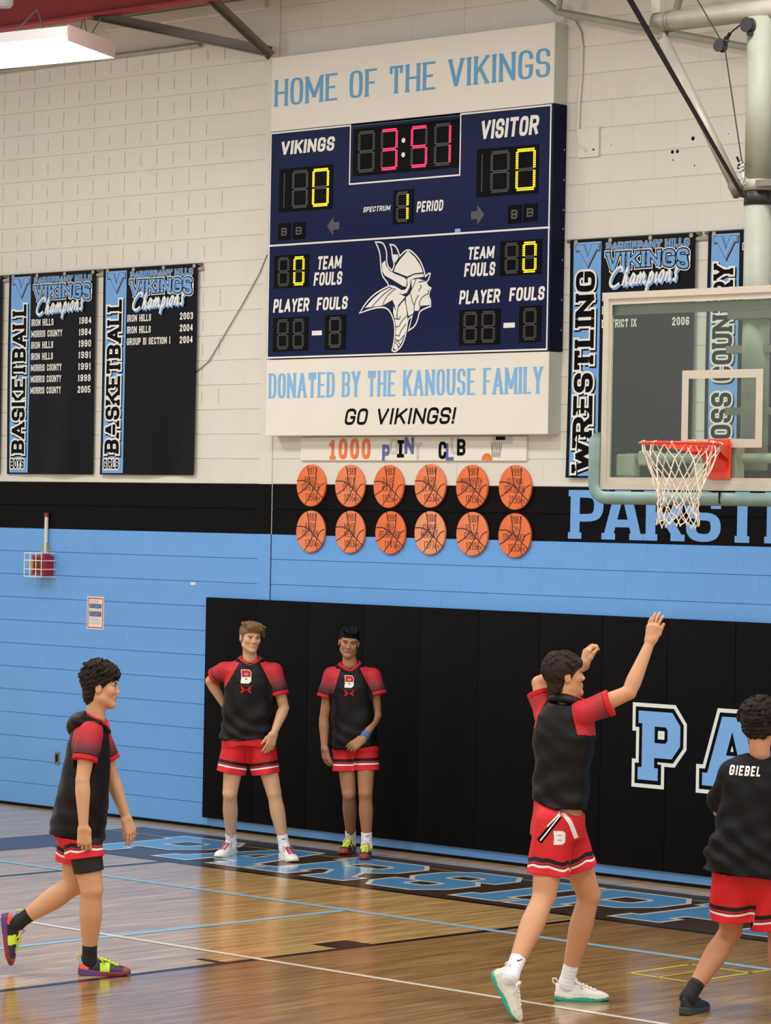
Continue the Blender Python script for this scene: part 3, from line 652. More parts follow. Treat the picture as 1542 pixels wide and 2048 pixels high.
for i in range(6):
    t0 = i/5; q += band([(xa+.012+(xb-xa-.03)*t0, za), (xa+(xb-xa)*min(1, t0+.2), zb)], .003); q += band([(xa+.012+(xb-xa-.03)*t0, za), (xa+(xb-xa)*max(0, t0-.2), zb)], .003)
prt('drawn_net', q, -.0215, M['steel_dark'], cb)
xa, za = XZ(992, 880, -.02); xb, zb = XZ(1011, 873, -.02); prt('drawn_hoop_plate', rect(xa, xb, za, zb), -.0225, M['black'], cb)
prt('drawn_backboard', rect(xa-.04, xb+.07, za-.03, zb), -.0215, M['grey_card'], cb)
cols = [621, 699, 782, 860, 943, 1029]; cols2 = [620, 698, 780, 858, 943, 1030]
info = [('1972', 'BRUCE', 'SCHERER', '1390', 'orange2'), ('1981', 'JODY', 'STEIN', '1016', 'orange'), ('1982', 'DAVE', 'KATZ', '1125', 'orange2'), ('1984', 'BARB', 'LEWIS', '1053', 'orange'), ('1987', 'MARYBETH', 'RIEGLER', '1019', 'orange2'), ('1991', 'GLENN', 'SEKUNDA', '2130', 'orange2'),
        ('1992', 'ARIN', 'COTTEN', '1301', 'orange'), ('1997', 'MIKE', 'WEBB', '1083', 'orange'), ('1999', 'JOSH', 'REINHARD', '1141', 'orange2'), ('2000', 'JONNIE', 'MORANT', '1377', 'orange3'), ('2001', 'R.T.', 'COBBS', '1019', 'orange'), ('2007', 'JON', 'SIMANSKY', '1033', 'orange2')]
mids = [(621, 971), (698.5, 972), (776, 973), (859, 972), (942.5, 974), (1029, 975), (620, 1063), (699, 1064), (779.5, 1065.5), (858.5, 1066), (943, 1068), (1028, 1071)]
for i, ((px, py), (yr, n1, n2, pt, mk)) in enumerate(zip(mids, info)):
    c = at(px, py, -.025); r = .168; rx = .162
    lab = 'orange basketball disc dated %s with score %s, %s in the %s row' % (yr, pt, ['first', 'second', 'third', 'fourth', 'fifth', 'last'][i % 6], 'upper' if i < 6 else 'lower')
    d = root('basketball_disc', lab, 'plaque', (c[0], 0, c[2]), 'basketball discs under the scoreboard')
    b = MB(); N = 40
    def ring(rr, y): return [(c[0]+rr*rx/r*math.cos(2*math.pi*k/N), y, c[2]+rr*math.sin(2*math.pi*k/N)) for k in range(N)]
    V = ring(r, -.004)+ring(r, -.02)+ring(r-.005, -.024); F = [tuple(range(2*N, 3*N))]+[(a*N+k, a*N+(k+1) % N, (a+1)*N+(k+1) % N, (a+1)*N+k) for a in (0, 1) for k in range(N)]
    b.add(V, F); b.build('disc', M[mk], d)
    def P(a, b2): return (c[0]+a*rx, c[2]+b2*r)
    q = []
    for pl in ([(-.25, .96), (-.12, .5), (-.08, .15), (.25, -.15), (.9, -.62)], [(.42, .88), (.38, .3), (.25, -.1), (-.05, -.55), (-.38, -.9)], [(-.97, .22), (-.5, .25), (-.1, .1), (.2, -.1)], [(.97, .12), (.7, .02), (.5, -.25), (.4, -.6), (.5, -.84)], [(-.9, -.42), (-.5, -.25), (-.2, .0), (-.05, .2)]):
        q += band(chaikin([P(*p) for p in pl]), .0085)
    prt('seam', q, -.0246, M['ink'], d)
    q = []
    for s_, y0, y1, wd in ((yr, .52, .86, .56), (n1, .12, .42, .16*max(4, len(n1))+.1), (n2, -.24, .08, .16*max(4, len(n2))+.12), (pt, -.72, -.36, .66)):
        wd = min(wd, 1.36); xo = .12 if s_ == yr else 0
        q += text(s_, c[0]+(xo-wd/2)*rx, c[0]+(xo+wd/2)*rx, c[2]+y0*r, c[2]+y1*r, w=.085, rnd=True, gap=.28)
    q += text('PTS', c[0]+.36*rx, c[0]+.66*rx, c[2]-.70*r, c[2]-.54*r, w=.14)
    prt('hand_lettering', q, -.0250, M['ink'], d)

# ================================================================== BANNERS
def banner(px_l, px_r, pyc, word, low, lines_, label, zt_=4.668, zb_=2.912, Yb=-.03):
    x0 = at(px_l, pyc, Yb)[0]; x1 = at(px_r, pyc, Yb)[0]; W_ = x1-x0; H_ = zt_-zb_
    r = root('championship_banner', label, 'banner', ((x0+x1)/2, 0, zb_), 'championship banners hung on the wall')
    X = lambda f: x0+f*W_
    Z = lambda f: zt_-f*H_
    # cloth with gentle ripples
    nx, nz = 16, 26; V = []; F = []
    ph = random.random()*6
    def rip(fx, fz): return Yb+(.010*math.sin(6.5*fx+ph+2*fz)*fz+.006*math.sin(14*fx+3*fz+ph)*fz)*(1 if fz > 0 else 0)
    for j in range(nz+1):
        for i in range(nx+1): V.append((X(i/nx), rip(i/nx, j/nz), Z(j/nz)))
    n0 = len(V)
    for j in range(nz+1):
        for i in range(nx+1): V.append((X(i/nx), rip(i/nx, j/nz)+.0015, Z(j/nz)))
    for j in range(nz):
        for i in range(nx): a = j*(nx+1)+i; F.append((a, a+nx+1, a+nx+2, a+1)); F.append((n0+a, n0+a+1, n0+a+nx+2, n0+a+nx+1))
    obj('cloth', V, F, M['vinyl_black'], r, smooth=True)
    def pr(name, quads, k, m, label=None):
        # follow the ripples: split quads at print resolution by using per-vertex depth
        V, F = [], []
        for q_ in quads:
            i = len(V); V += [(p[0], rip((p[0]-x0)/W_, (zt_-p[1])/H_)-.0013*k-.001-.0001*(len(F) % 9), p[1]) for p in q_]; F.append(tuple(range(i, i+len(q_))))
        obj(name, V, F, m, r, label=label)
    q = []
    for j in range(26):
        for i in range(4): q += rect(X(.03+.057*i), X(.03+.057*(i+1)), Z(.012+.98*(j+1)/26), Z(.012+.98*j/26))
    pr('stripe', q, 1, M['vinyl_blue'], 'light blue vertical stripe')
    # V mark
    vp = [(0, 1), (.34, 1), (.52, .42), (.70, 1), (1, 1), (1, .74), (.88, .74), (.52, 0), (.14, .74), (0, .74)]
    x_, z_, w_, h_ = X(.05), Z(.115), W_*.19, H_*.095
    P = [np.array((x_+a*w_, z_+b2*h_)) for a, b2 in vp]; P = P+[P[0]]
    Q = [p+np.array((.006, -.007)) for p in P]
    pr('v_mark', band(Q, .012), 2, M['black']); pr('v_mark', band(P, .010), 3, M['white']); pr('v_mark', poly(P[:-1]), 4, M['vinyl_blue']); pr('v_mark', band([p for p in P], .0035), 5, M['black'])
    # vertical word reading upwards
    def up(s, f0, f1, g0, g1, **k):
        L = H_*(f1-f0); out_ = []
        res = text(s, 0, L, 0, W_*(g1-g0), **k)
        for q_ in res: out_.append([np.array((X(g1)-p[1], Z(f1)+p[0])) for p in q_])
        return out_
    f0, f1 = (.15, .895) if low else (.135, .975)
    kw = dict(w=.24, rnd=True, serif=True, sw=.10, gap=.12, aw=.8)
    sh = [[p+np.array((.010, -.012)) for p in q_] for q_ in up(word, f0, f1, .055, .215, grow=.085, **kw)]
    pr('side_word', sh, 3, M['black']); pr('side_word', up(word, f0, f1, .055, .215, grow=.085, **kw), 4, M['white'], 'cream outline of the side word'); pr('side_word', up(word, f0, f1, .055, .215, **kw), 5, M['black'], 'black side word')
    if low:
        kk = dict(w=.20, rnd=True, gap=.2, serif=True, sw=.05)
        t = lambda gr: text(low, X(.05), X(.215), Z(.972), Z(.925), grow=gr, **kk)
        pr('foot_word', t(.14), 4, M['white']); pr('foot_word', t(0), 5, M['black'])
    kk = dict(w=.22, rnd=True, serif=True, sw=.06, gap=.12)
    t = lambda gr: text('PARSIPPANY HILLS', X(.30), X(.955), Z(.052), Z(.022), grow=gr, **kk)
    pr('school_line', t(.12), 2, M['white']); pr('school_line', t(.07), 3, M['black']); pr('school_line', t(0), 4, M['vinyl_blue'])
    def arch(qs, cx_, k): return [[np.array((p[0], p[1]-k*((p[0]-cx_)/(W_*.33))**2*(1 if p[1] < Z(.092) else .0))) for p in q_] for q_ in qs]
    kk = dict(w=.25, rnd=True, serif=True, sw=.09, gap=.13, aw=.8)
    t = lambda gr: arch(text('VIKINGS', X(.305), X(.955), Z(.128), Z(.062), grow=gr, **kk), X(.63), .035)
    pr('team_word', t(.14), 5, M['white']); pr('team_word', t(.075), 6, M['black']); pr('team_word', t(.0), 7, M['vinyl_blue'])
    t = lambda dx, dz: [[p+np.array((dx, dz+(p[0]-X(.34))*.05)) for p in q_] for q_ in text('Champions', X(.32), X(.90), Z(.205), Z(.115), w=.10, script=True, shear=.2, gap=-.02, grow=.012)]
    pr('script_word', t(.012, -.014), 8, M['vinyl_blue']); pr('script_word', t(0, 0), 10, M['white'])
    for i, (a, yv) in enumerate(lines_):
        za_ = Z(.262+.0563*i); zb__ = Z(.228+.0563*i); wd = {'IRON HILLS': .255, 'MORRIS COUNTY': .36, 'DISTRICT IX': .28, 'GROUP III SECTION I': .46}[a]
        kk = dict(w=.19, rnd=True, serif=True, sw=.05, gap=.2)
        pr('result_line', text(a, X(.275), X(.275+wd), za_, zb__, **kk)+text(yv, X(.83), X(.965), za_, zb__, **kk), 3, M['white'], a+' '+yv)
    for f in (.05, .33, .65, .97):
        c = (X(f), Yb-.012, zt_-.018); b = MB(); b.tube([(c[0], Yb+.01, c[2]), (c[0], Yb-.008, c[2])], .017, 12); b.build('grommet', M['steel'], r)
    b = MB().tube([(x0-.04, -.014, zt_-.006), (x1+.04, -.014, zt_-.006)], .012, 8); b.build('rod', M['steel_dark'], r)
    b = MB().box((x0, -.028, zt_-.045), (x0+.012, 0, zt_+.0)).box((x1-.012, -.028, zt_-.045), (x1, 0, zt_)); b.build('rod_bracket', M['strap'], r)
banner(19, 192, 545, 'BASKETBALL', 'BOYS', [('IRON HILLS', '1984'), ('MORRIS COUNTY', '1984'), ('IRON HILLS', '1990'), ('IRON HILLS', '1991'), ('MORRIS COUNTY', '1991'), ('MORRIS COUNTY', '1999'), ('MORRIS COUNTY', '2005')], 'black and blue BOYS BASKETBALL champions banner at left with seven lines')
banner(207, 395, 535, 'BASKETBALL', 'GIRLS', [('IRON HILLS', '2003'), ('IRON HILLS', '2004'), ('GROUP III SECTION I', '2004')], 'black and blue GIRLS BASKETBALL champions banner with three lines')
banner(1141, 1391, 472, 'WRESTLING', None, [('IRON HILLS', '2003'), ('IRON HILLS', '2004'), ('DISTRICT IX', '2006')], 'black and blue WRESTLING champions banner right of the scoreboard')
banner(1417, 1668, 455, 'CROSS COUNTRY', None, [('IRON HILLS', '2004')], 'black and blue CROSS COUNTRY champions banner behind the hoop post')
banner(-176, 5, 552, 'SOCCER', 'BOYS', [('IRON HILLS', '1990')], 'black champions banner cut off at the left photo edge')
# thin pale rail joining the banners
for a, b_ in (((-21.9), (-19.2)), ((-15.2), (-11.9))):
    o = MB().tube([(a, -.012, 4.625), (b_, -.012, 4.625)], .016, 8).build('banner_rail', M['steel'])
    tag(o, 'pale rail holding the two basketball banners' if a < -20 else 'pale rail holding the wrestling and cross country banners', 'rail')
# wires on the wall
o = MB().tube([at(534, 510, -.01), at(520, 545, -.01), at(490, 600, -.012), at(450, 668, -.012), at(418, 722, -.01), at(383, 752, -.01)], .004, 6).build('wall_wire', M['steel_dark'], smooth=True)
tag(o, 'thin wire running down from scoreboard to the girls banner', 'wire')
o = MB().tube([at(1130, 38, -.012), at(1150, 45, -.02), at(1160, 65, -.02), at(1164, 95, -.012), at(1163, 150, -.01), at(1158, 215, -.01), at(1156, 270, -.012), at(1160, 290, -.014), at(1174, 303, -.014)], .014, 8).build('wall_conduit', M['cream'], smooth=True)
tag(o, 'cream cable conduit curving down from header sign to the junction box', 'conduit')
a = at(1158, 313, 0); b_ = at(1201, 256, 0)
jb = root('junction_box', 'flat cream square cover plate right of the header sign', 'box', (a[0], 0, a[2]))
MB().box((a[0], -.018, 5.275), (b_[0], 0, 5.49), bev=.002).build('cover', M['cream'], jb)
c = at(1187, 299, -.019); MB().tube([(c[0], -.017, c[2]), (c[0], -.021, c[2])], .008, 8).build('screw', M['strap'], jb)
# ================================================================== ALARM, POSTER, OUTLET
ax, az = at(95, 1128)[0], 2.12
al = root('alarm_sounder', 'red wall alarm in a white wire cage with a cream conduit above', 'alarm', (ax, 0, az))
MB().box((ax-.085, -.11, az-.085), (ax+.085, -.0, az+.085), bev=.006).build('body', M['alarm_red'], al)
MB().box((ax-.05, -.116, az-.065), (ax+.07, -.11, az+.065), bev=.004).build('front_plate', M['alarm_dark'], al)
MB().box((ax-.083, -.135, az-.055), (ax-.045, -.11, az+.055), bev=.008).build('strobe_lens', M['brass'], al)
b = MB(); x0, x1, z0, z1, yf = ax-.115, ax+.115, az-.10, az+.105, -.165
for z in (z0, az-.035, az+.04, z1): b.tube([(x0, 0, z), (x0, yf, z), (x1, yf, z), (x1, 0, z)], .0045, 6)
for x in (x0, ax-.04, ax+.04, x1): b.tube([(x, -.0, z0), (x, yf, z0), (x, yf, z1), (x, 0, z1)], .0045, 6)
b.build('wire_cage', M['white'], al)
b = MB().tube([(ax, -.022, az+.10), (ax+.002, -.022, az+.43)], .017, 10); b.build('conduit', M['cream'], al, label='cream conduit')
b = MB().tube([(ax+.002, -.022, az+.42), (ax+.002, -.022, az+.455)], .02, 10); b.build('conduit_cap', M['alarm_red'], al)
b = MB().add([(ax-.09, -.03, az+.10), (ax+.035, -.03, az+.10), (ax+.02, -.03, az+.20), (ax-.02, -.03, az+.20), (ax-.09, 0, az+.10), (ax+.035, 0, az+.10), (ax+.02, 0, az+.20), (ax-.02, 0, az+.20)], [(0, 1, 2, 3), (4, 7, 6, 5), (0, 3, 7, 4), (1, 5, 6, 2), (3, 2, 6, 7), (0, 4, 5, 1)]); b.build('conduit_fitting', M['steel_green'], al)
x0, x1, z0, z1 = -20.60, -20.38, 1.585, 1.865
po = root('safety_poster', 'small white safety poster with red border on the blue wall', 'poster', ((x0+x1)/2, 0, z0))
MB().box((x0, -.004, z0), (x1, -.0005, z1)).build('sheet', M['sign_white'], po)
t = .010; prt('border', rect(x0+t, x1-t, z0+t, z0+2*t)+rect(x0+t, x1-t, z1-2*t, z1-t)+rect(x0+t, x0+2*t, z0+t, z1-t)+rect(x1-2*t, x1-t, z0+t, z1-t), -.0048, M['poster_red'], po)
prt('picture', rect(x0+.03, x1-.03, z1-.10, z1-.06), -.0048, M['photo'], po); prt('picture', rect(x0+.03, x1-.03, z1-.17, z1-.125), -.0048, M['photo'], po)
q = [];
for zz in (.032, .04, .05, .112, .185, .195, .205, .22, .23): q += rect(x0+.03, x1-.04-.03*random.random(), z1-zz-.003, z1-zz)
prt('small_print', q, -.0048, M['poster_grey'], po)
ox, oz = at(114.5, 1517)[0], .45
ou = root('wall_outlet', 'dark metal wall outlet low on the blue wall', 'outlet', (ox, 0, oz)); MB().box((ox-.033, -.006, oz-.055), (ox+.033, 0, oz+.055), bev=.002).build('cover_plate', M['plate'], ou); MB().box((ox-.016, -.009, oz-.033), (ox+.016, -.005, oz+.033), bev=.002).build('socket', M['strap'], ou)

# ================================================================== ROOF STEEL
ce = MB().box((XL, .2, ZT), (XR, -20, ZT+.1)).build('ceiling', M['red_deck']); ce['kind'] = 'structure'
def ibeam(y, z0, z1, x0, x1, name, label, m=M['red_steel'], fw=.13):
    r = root(name, label, 'beam', ((x0+x1)/2, y, z0))
    MB().box((x0, y-fw/2, z0), (x1, y+fw/2, z0+.022)).build('flange', m, r); MB().box((x0, y-fw/2, z1-.022), (x1, y+fw/2, z1)).build('flange', m, r)
    MB().box((x0, y-.006, z0+.02), (x1, y+.006, z1-.02)).build('web', m, r); return r
zb_r = at(0, 62, -.62)[2]
ibeam(-.62, zb_r, zb_r+.34, XL, -17.6, 'roof_beam', 'red steel roof beam nearest the wall at upper left')
ibeam(-2.1, zb_r+.02, zb_r+.36, XL, -17.6, 'roof_beam', 'red steel roof beam farther out from the wall at upper left')
def angle(name, a, b_, w_, m, label, cat='brace'):
    a = np.array(a, float); b_ = np.array(b_, float); t = (b_-a)/np.linalg.norm(b_-a); n1 = np.cross(t, (0, 1, 0)); n1 /= np.linalg.norm(n1); n2 = np.cross(t, n1); th = .008
    r = root(name, label, cat, a)
    for nn, (p, q_) in (('leg_plate', (n1, n2)), ('leg_plate', (n2, n1))):
        V = []
        for e in (a, b_):
            for s1, s2 in ((0, 0), (w_, 0), (w_, th), (0, th)): V.append(e+p*s1+q_*s2)
        obj(nn, V, [(0, 1, 2, 3), (7, 6, 5, 4), (0, 4, 5, 1), (1, 5, 6, 2), (2, 6, 7, 3), (3, 7, 4, 0)], m, r)
    return r
A = at(186, 40, -.62); Bp = at(541, 114, -.10)
angle('steel_brace', A, Bp, .085, M['steel_dark'], 'long grey steel brace from the red beam down to the header sign corner')
angle('steel_brace', at(398, -22, -.62), at(541, 114, -.10), .06, M['steel_dark'], 'short steep grey steel brace meeting the header sign corner')
o = MB().tube([(XL, -.03, 6.485), (at(400, 92, -.03)[0], -.03, 6.485)], .022, 8).build('wall_pipe', M['steel']); tag(o, 'horizontal grey pipe along the upper left wall under the lamp', 'pipe')
# boxed ledge near the top
x0 = at(200, 40)[0]; o = MB().box((at(215, 40)[0], -.04, 6.72), (at(535, 5)[0], 0, 6.80)).build('wall_ledge', M['cream']); tag(o, 'cream ledge strip high on the wall above the braces', 'ledge')
# white struts behind the hoop post
Pj = at(1116, 24, -.25)
o = root('roof_strut', 'pale horizontal tube strut crossing behind the hoop frame', 'strut', Pj)
MB().tube([Pj, at(1300, 58, -.25)+np.array((0, 0, 0)), at(1545, 104, -.25)], .026, 10).build('tube', M['steel_green'], o)
o = root('roof_strut', 'pale slanted strut left above the header sign end', 'strut', Pj); MB().tube([at(1083, -4, -.25), Pj], .026, 10).build('tube', M['steel_green'], o)
o = root('roof_strut', 'short pale upright strut at the header sign end', 'strut', Pj); MB().tube([at(1123, -14, -.25), Pj], .022, 10).build('tube', M['steel_green'], o)
o = root('roof_strut', 'pale slanted strut behind the big pipe', 'strut', at(1345, 65, -.3)); MB().tube([at(1364, -22, -.3), at(1343, 58, -.3)], .026, 10).build('tube', M['steel_green'], o)
# lamps
def nrm_(v): return v/np.linalg.norm(v)
lr = root('ceiling_lamp', 'bright wide ceiling lamp hanging on chains at upper left', 'lamp', at(100, 100, -3.0))
a_ = at(228, 108, -2.45); d1 = nrm_(at(0, 130, -2.52)-a_); b_ = at(134, 73, -3.25); s_ = b_-a_
L = 1.9
V = [a_, b_, b_+d1*L, a_+d1*L]; dn = np.array([0, 0, -.03]); upv = np.array([0, 0, .075])
obj('diffuser', [v for v in V]+[v+dn for v in V], [(4, 5, 6, 7), (0, 1, 5, 4), (1, 2, 6, 5), (2, 3, 7, 6), (3, 0, 4, 7), (3, 2, 1, 0)], M['lamp'], lr)
V2 = [v+np.array((0, 0, .002)) for v in V]; n_ = s_/np.linalg.norm(s_)
obj('housing', V2+[v+upv for v in V2], [(4, 5, 6, 7), (0, 1, 5, 4), (1, 2, 6, 5), (2, 3, 7, 6), (3, 0, 4, 7), (3, 2, 1, 0)], M['lamp_house'], lr)
e = .006; V3 = [a_+(e, 0, -.03), b_+(e, 0, -.03), b_+(e, 0, .085), a_+(e, 0, .085), a_+(2*e, 0, -.03), b_+(2*e, 0, -.03), b_+(2*e, 0, .085), a_+(2*e, 0, .085)]
obj('end_cap', V3, [(0, 1, 2, 3), (7, 6, 5, 4), (0, 4, 5, 1), (1, 5, 6, 2), (2, 6, 7, 3), (3, 7, 4, 0)], M['lamp_end'], lr)
for p, q_ in (((75, 23), (20, 75)), ((75, 23), (92, 76)), ((165, 44), (160, 66)), ((168, 44), (173, 66)), ((200, 44), (183, 67))):
    MB().tube([at(*p, -2.5)+np.array((0, 0, .02)), at(*q_, -2.7)], .006, 6).build('chain', M['steel_dark'], lr)
lr2 = root('round_lamp', 'small round pale ceiling lamp at the top left photo corner', 'lamp', at(6, 8, -2.6))
c = at(4, 9, -2.6); b = MB(); b.tube([c+(0, 0, .10), c+(0, 0, .05), c+(0, 0, .0), c+(0, 0, -.02)], [.03, .09, .085, .07], 18); b.build('shade', M['lamp_house'], lr2)
MB().tube([c+(0, 0, .10), (c[0], c[1], ZT)], .008, 6).build('stem', M['steel_dark'], lr2)
for i_, p in enumerate(((-.9, -3.3, 0),)): pass

# ================================================================== HOOP ASSEMBLY
BY = -3.0; MX, MY = BX, -2.68
hf = root('basketball_hoop', 'wall side basketball hoop with glass backboard, red rim and steel frame', 'basketball hoop', (MX, MY, 3.0))
b = MB().tube([(MX, MY, 2.92), (MX, MY, 4.56)], .083, 24); b.build('post', M['steel_green'], hf, smooth=True)
b = MB().tube([(MX, MY, 4.6), (MX, MY, 5.62)], .086, 24); b.build('post_sleeve', M['steel_green'], hf, smooth=True)
b = MB().tube([(MX, MY, 4.50), (MX, MY, 4.585)], .088, 24); b.build('post_collar', M['iron'], hf, smooth=True, label='dark band around the post')
b = MB().tube([(MX, MY, 4.585), (MX, MY, 4.65)], .092, 24); b.build('clamp', M['steel'], hf, smooth=True)
MB().box((MX+.05, MY-.10, 4.60), (MX+.17, MY-.06, 4.64)).build('clamp_lug', M['steel_dark'], hf)
xl = at(1312, 45, MY)[0]; zp = 5.665
b = MB().tube([(xl, MY, zp), (2*MX-xl, MY, zp)], .062, 20); b.build('cross_pipe', M['steel'], hf, smooth=True)
b = MB().tube([(xl+.10, MY, zp), (xl+.125, MY, zp)], .066, 20); b.build('pipe_band', M['steel_dark'], hf, smooth=True)
for s_ in (1, -1):
    A_ = at(1327, 80, MY); B_ = at(1476, 383, MY)
    if s_ < 0: A_ = np.array([2*MX-A_[0], MY, A_[2]]); B_ = np.array([2*MX-B_[0], MY, B_[2]])
    MB().tube([A_, B_], .036, 14).build('diagonal_pipe', M['steel'], hf, smooth=True)
    C_ = A_+(A_-B_)*-.03; MB().tube([A_+(0, 0, .06), A_+(0, 0, -.03)], .03, 10).build('pipe_knuckle', M['steel_dark'], hf, smooth=True)
    D_ = B_+(A_-B_)*.055; MB().tube([D_, B_+(B_-A_)*.02], .042, 12).build('pipe_boot', M['steel_dark'], hf, smooth=True)
p0 = at(1318, 30, MY)
MB().box((p0[0]-.035, MY-.035, 5.72), (p0[0]+.035, MY+.035, ZT)).build('hanger_upright', M['steel'], hf)
MB().box((2*MX-p0[0]-.035, MY-.035, 5.72), (2*MX-p0[0]+.035, MY+.035, ZT)).build('hanger_upright', M['steel'], hf)
st0 = at(1252, -12, MY-.10); st1 = at(1486, 395, MY-.10); sd = np.array([.024, 0, 0]); st0b = st0+(st0-st1)*.25
V = [st0b-sd, st0b+sd, st1+sd*.45, st1-sd*.45]; V = V+[v+(0, .012, 0) for v in V]
o = obj('pull_strap', V, [(0, 1, 2, 3), (7, 6, 5, 4), (0, 4, 5, 1), (1, 5, 6, 2), (2, 6, 7, 3), (3, 7, 4, 0)], M['strap']); tag(o, 'dark diagonal strap running up from the post collar', 'strap')
# pulleys and cable
def wheel(c, r, t_, name, m, par):
    b = MB(); ax_ = np.array([0, 1.0, 0]); n_ = 20
    b.tube([c-ax_*t_*.5, c-ax_*t_*.18, c+ax_*t_*.18, c+ax_*t_*.5], [r, r*.8, r*.8, r], n_); return b.build(name, m, par, smooth=False)
pc = root('cable_pulley', 'dark pulley hanging on the thin steel cable left of the post', 'pulley', at(1441, 92, MY-.12))
wheel(at(1441, 92, MY-.12), .038, .045, 'sheave', M['iron'], pc)
c = at(1450, 84, MY-.12); MB().tube([c+(-.02, 0, -.01), c+(.0, 0, .03), c+(.03, 0, .035), c+(.02, 0, .0), c+(-.01, 0, -.015)], .006, 6).build('shackle', M['iron'], pc)
MB().tube([at(1453, 79, MY-.12), at(1460, 66, MY-.12)], .012, 6).build('rope_knot', M['strap'], pc)
MB().tube([at(1459, 68, MY-.12), at(1468, 60, MY-.12), at(1490, 42, MY-.12)], .005, 6).build('rope', M['strap'], pc)
pw = root('post_pulley', 'round dark pulley wheel fixed to top of the post', 'pulley', at(1497, 50, MY-.10)); wheel(at(1496, 50, MY-.11), .045, .04, 'sheave', M['iron'], pw); MB().box(at(1496, 50, MY-.11)+(-.01, 0, -.06), at(1506, 62, MY-.09)+(0.0, .02, -.0)).build('bracket', M['iron'], pw)
hc = root('hoist_cable', 'thin steel cable with clips and ring dropping to post clamp', 'cable', at(1484, 350, MY-.12))
MB().tube([at(1388, -12, MY-.12), at(1443, 82, MY-.12), at(1451, 105, MY-.12), at(1484, 325, MY-.12)], .0045, 6).build('cable', M['iron'], hc)
for i in range(5): c = at(1482+4*(i % 2), 326+4*i, MY-.12); MB().tube([c+(-.014, 0, 0), c+(.014, 0, .004)], .009, 6).build('cable_clip', M['chrome'], hc)
MB().tube([at(1476, 338, MY-.12), at(1479, 326, MY-.12), at(1474, 314, MY-.12)], .008, 6).build('rope_tail', M['strap'], hc)
c = at(1488, 361, MY-.11); MB().tube([c+(.022*math.cos(a), 0, .022*math.sin(a)) for a in np.linspace(0, 6.283, 17)[:-1]], .005, 6, closed=True).build('ring', M['chrome'], hc)
MB().tube([at(1485, 344, MY-.12), at(1487, 356, MY-.12)], .007, 6).build('snap_hook', M['chrome'], hc)
# backboard
zB, zT = 2.792, 3.99; xB0, xB1 = BX-.915, BX+.915
fw_ = .04
b = MB()
for a, c in (((xB0, zB), (xB1, zB+fw_)), ((xB0, zT-fw_), (xB1, zT)), ((xB0, zB+fw_), (xB0+fw_, zT-fw_)), ((xB1-fw_, zB+fw_), (xB1, zT-fw_))): b.box((a[0], BY-.008, a[1]), (c[0], BY+.045, c[1]))
bb = b.build('backboard', M['frame'], hf, label='clear glass backboard with beige frame')
MB().box((xB0+.02, BY+.002, zB+.02), (xB1-.02, BY+.012, zT-.02)).build('glass_pane', M['glass'], bb)
t = .035; i_ = fw_
prt('border_line', rect(xB0+i_, xB1-i_, zB+i_, zB+i_+t)+rect(xB0+i_, xB1-i_, zT-i_-t, zT-i_)+rect(xB0+i_, xB0+i_+t*.7, zB+i_, zT-i_)+rect(xB1-i_-t*.7, xB1-i_, zB+i_, zT-i_), BY+.0008, M['frame'], bb, label='painted border band')
zs0, zs1, xs0, xs1 = 3.045, 3.505, BX-.3, BX+.3; t = .05
prt('target_square', rect(xs0, xs1, zs0, zs0+t)+rect(xs0, xs1, zs1-t, zs1)+rect(xs0, xs0+t, zs0, zs1)+rect(xs1-t, xs1, zs0, zs1), BY+.0008, M['frame'], bb, label='cream target square')
MB().box((xB0+.04, BY+.03, zT-.135), (xB1-.04, BY+.07, zT-.075)).build('rear_rail', M['steel_dark'], bb)
# hardware behind glass
b = MB().tube([(xB0+.12, BY+.10, 2.985), (xB1-.12, BY+.10, 2.985)], .030, 14); b.build('mount_pipe', M['steel_green'], bb, smooth=True)
for x in (xB0+.07, xB1-.21): MB().box((x, BY+.05, 2.87), (x+.14, BY+.12, 3.01), bev=.012).build('mount_bracket', M['steel_green'], bb)
for x in (xB0+.24, xB1-.34): MB().box((x, BY+.055, 2.94), (x+.10, BY+.145, 3.03), bev=.01).build('pipe_clamp', M['steel'], bb)
MB().box((BX-.10, BY+.016, 2.83), (BX+.10, BY+.10, 3.10), bev=.004).build('rear_plate', M['steel'], bb)
for x in (-.06, .06): MB().box((BX+x-.015, BY+.016, 2.80), (BX+x+.015, BY+.03, 2.84)).build('plate_foot', M['steel_dark'], bb)
for z in (3.62, 3.25): MB().box((BX-.20, MY-.03, z), (BX+.20, MY+.05, z+.045)).build('post_bracket', M['steel_dark'], bb)
for z in (3.85,): MB().box((BX-.14, MY-.10, z-.03), (BX+.16, MY+.04, z+.04)).build('post_bracket', M['steel_dark'], bb)
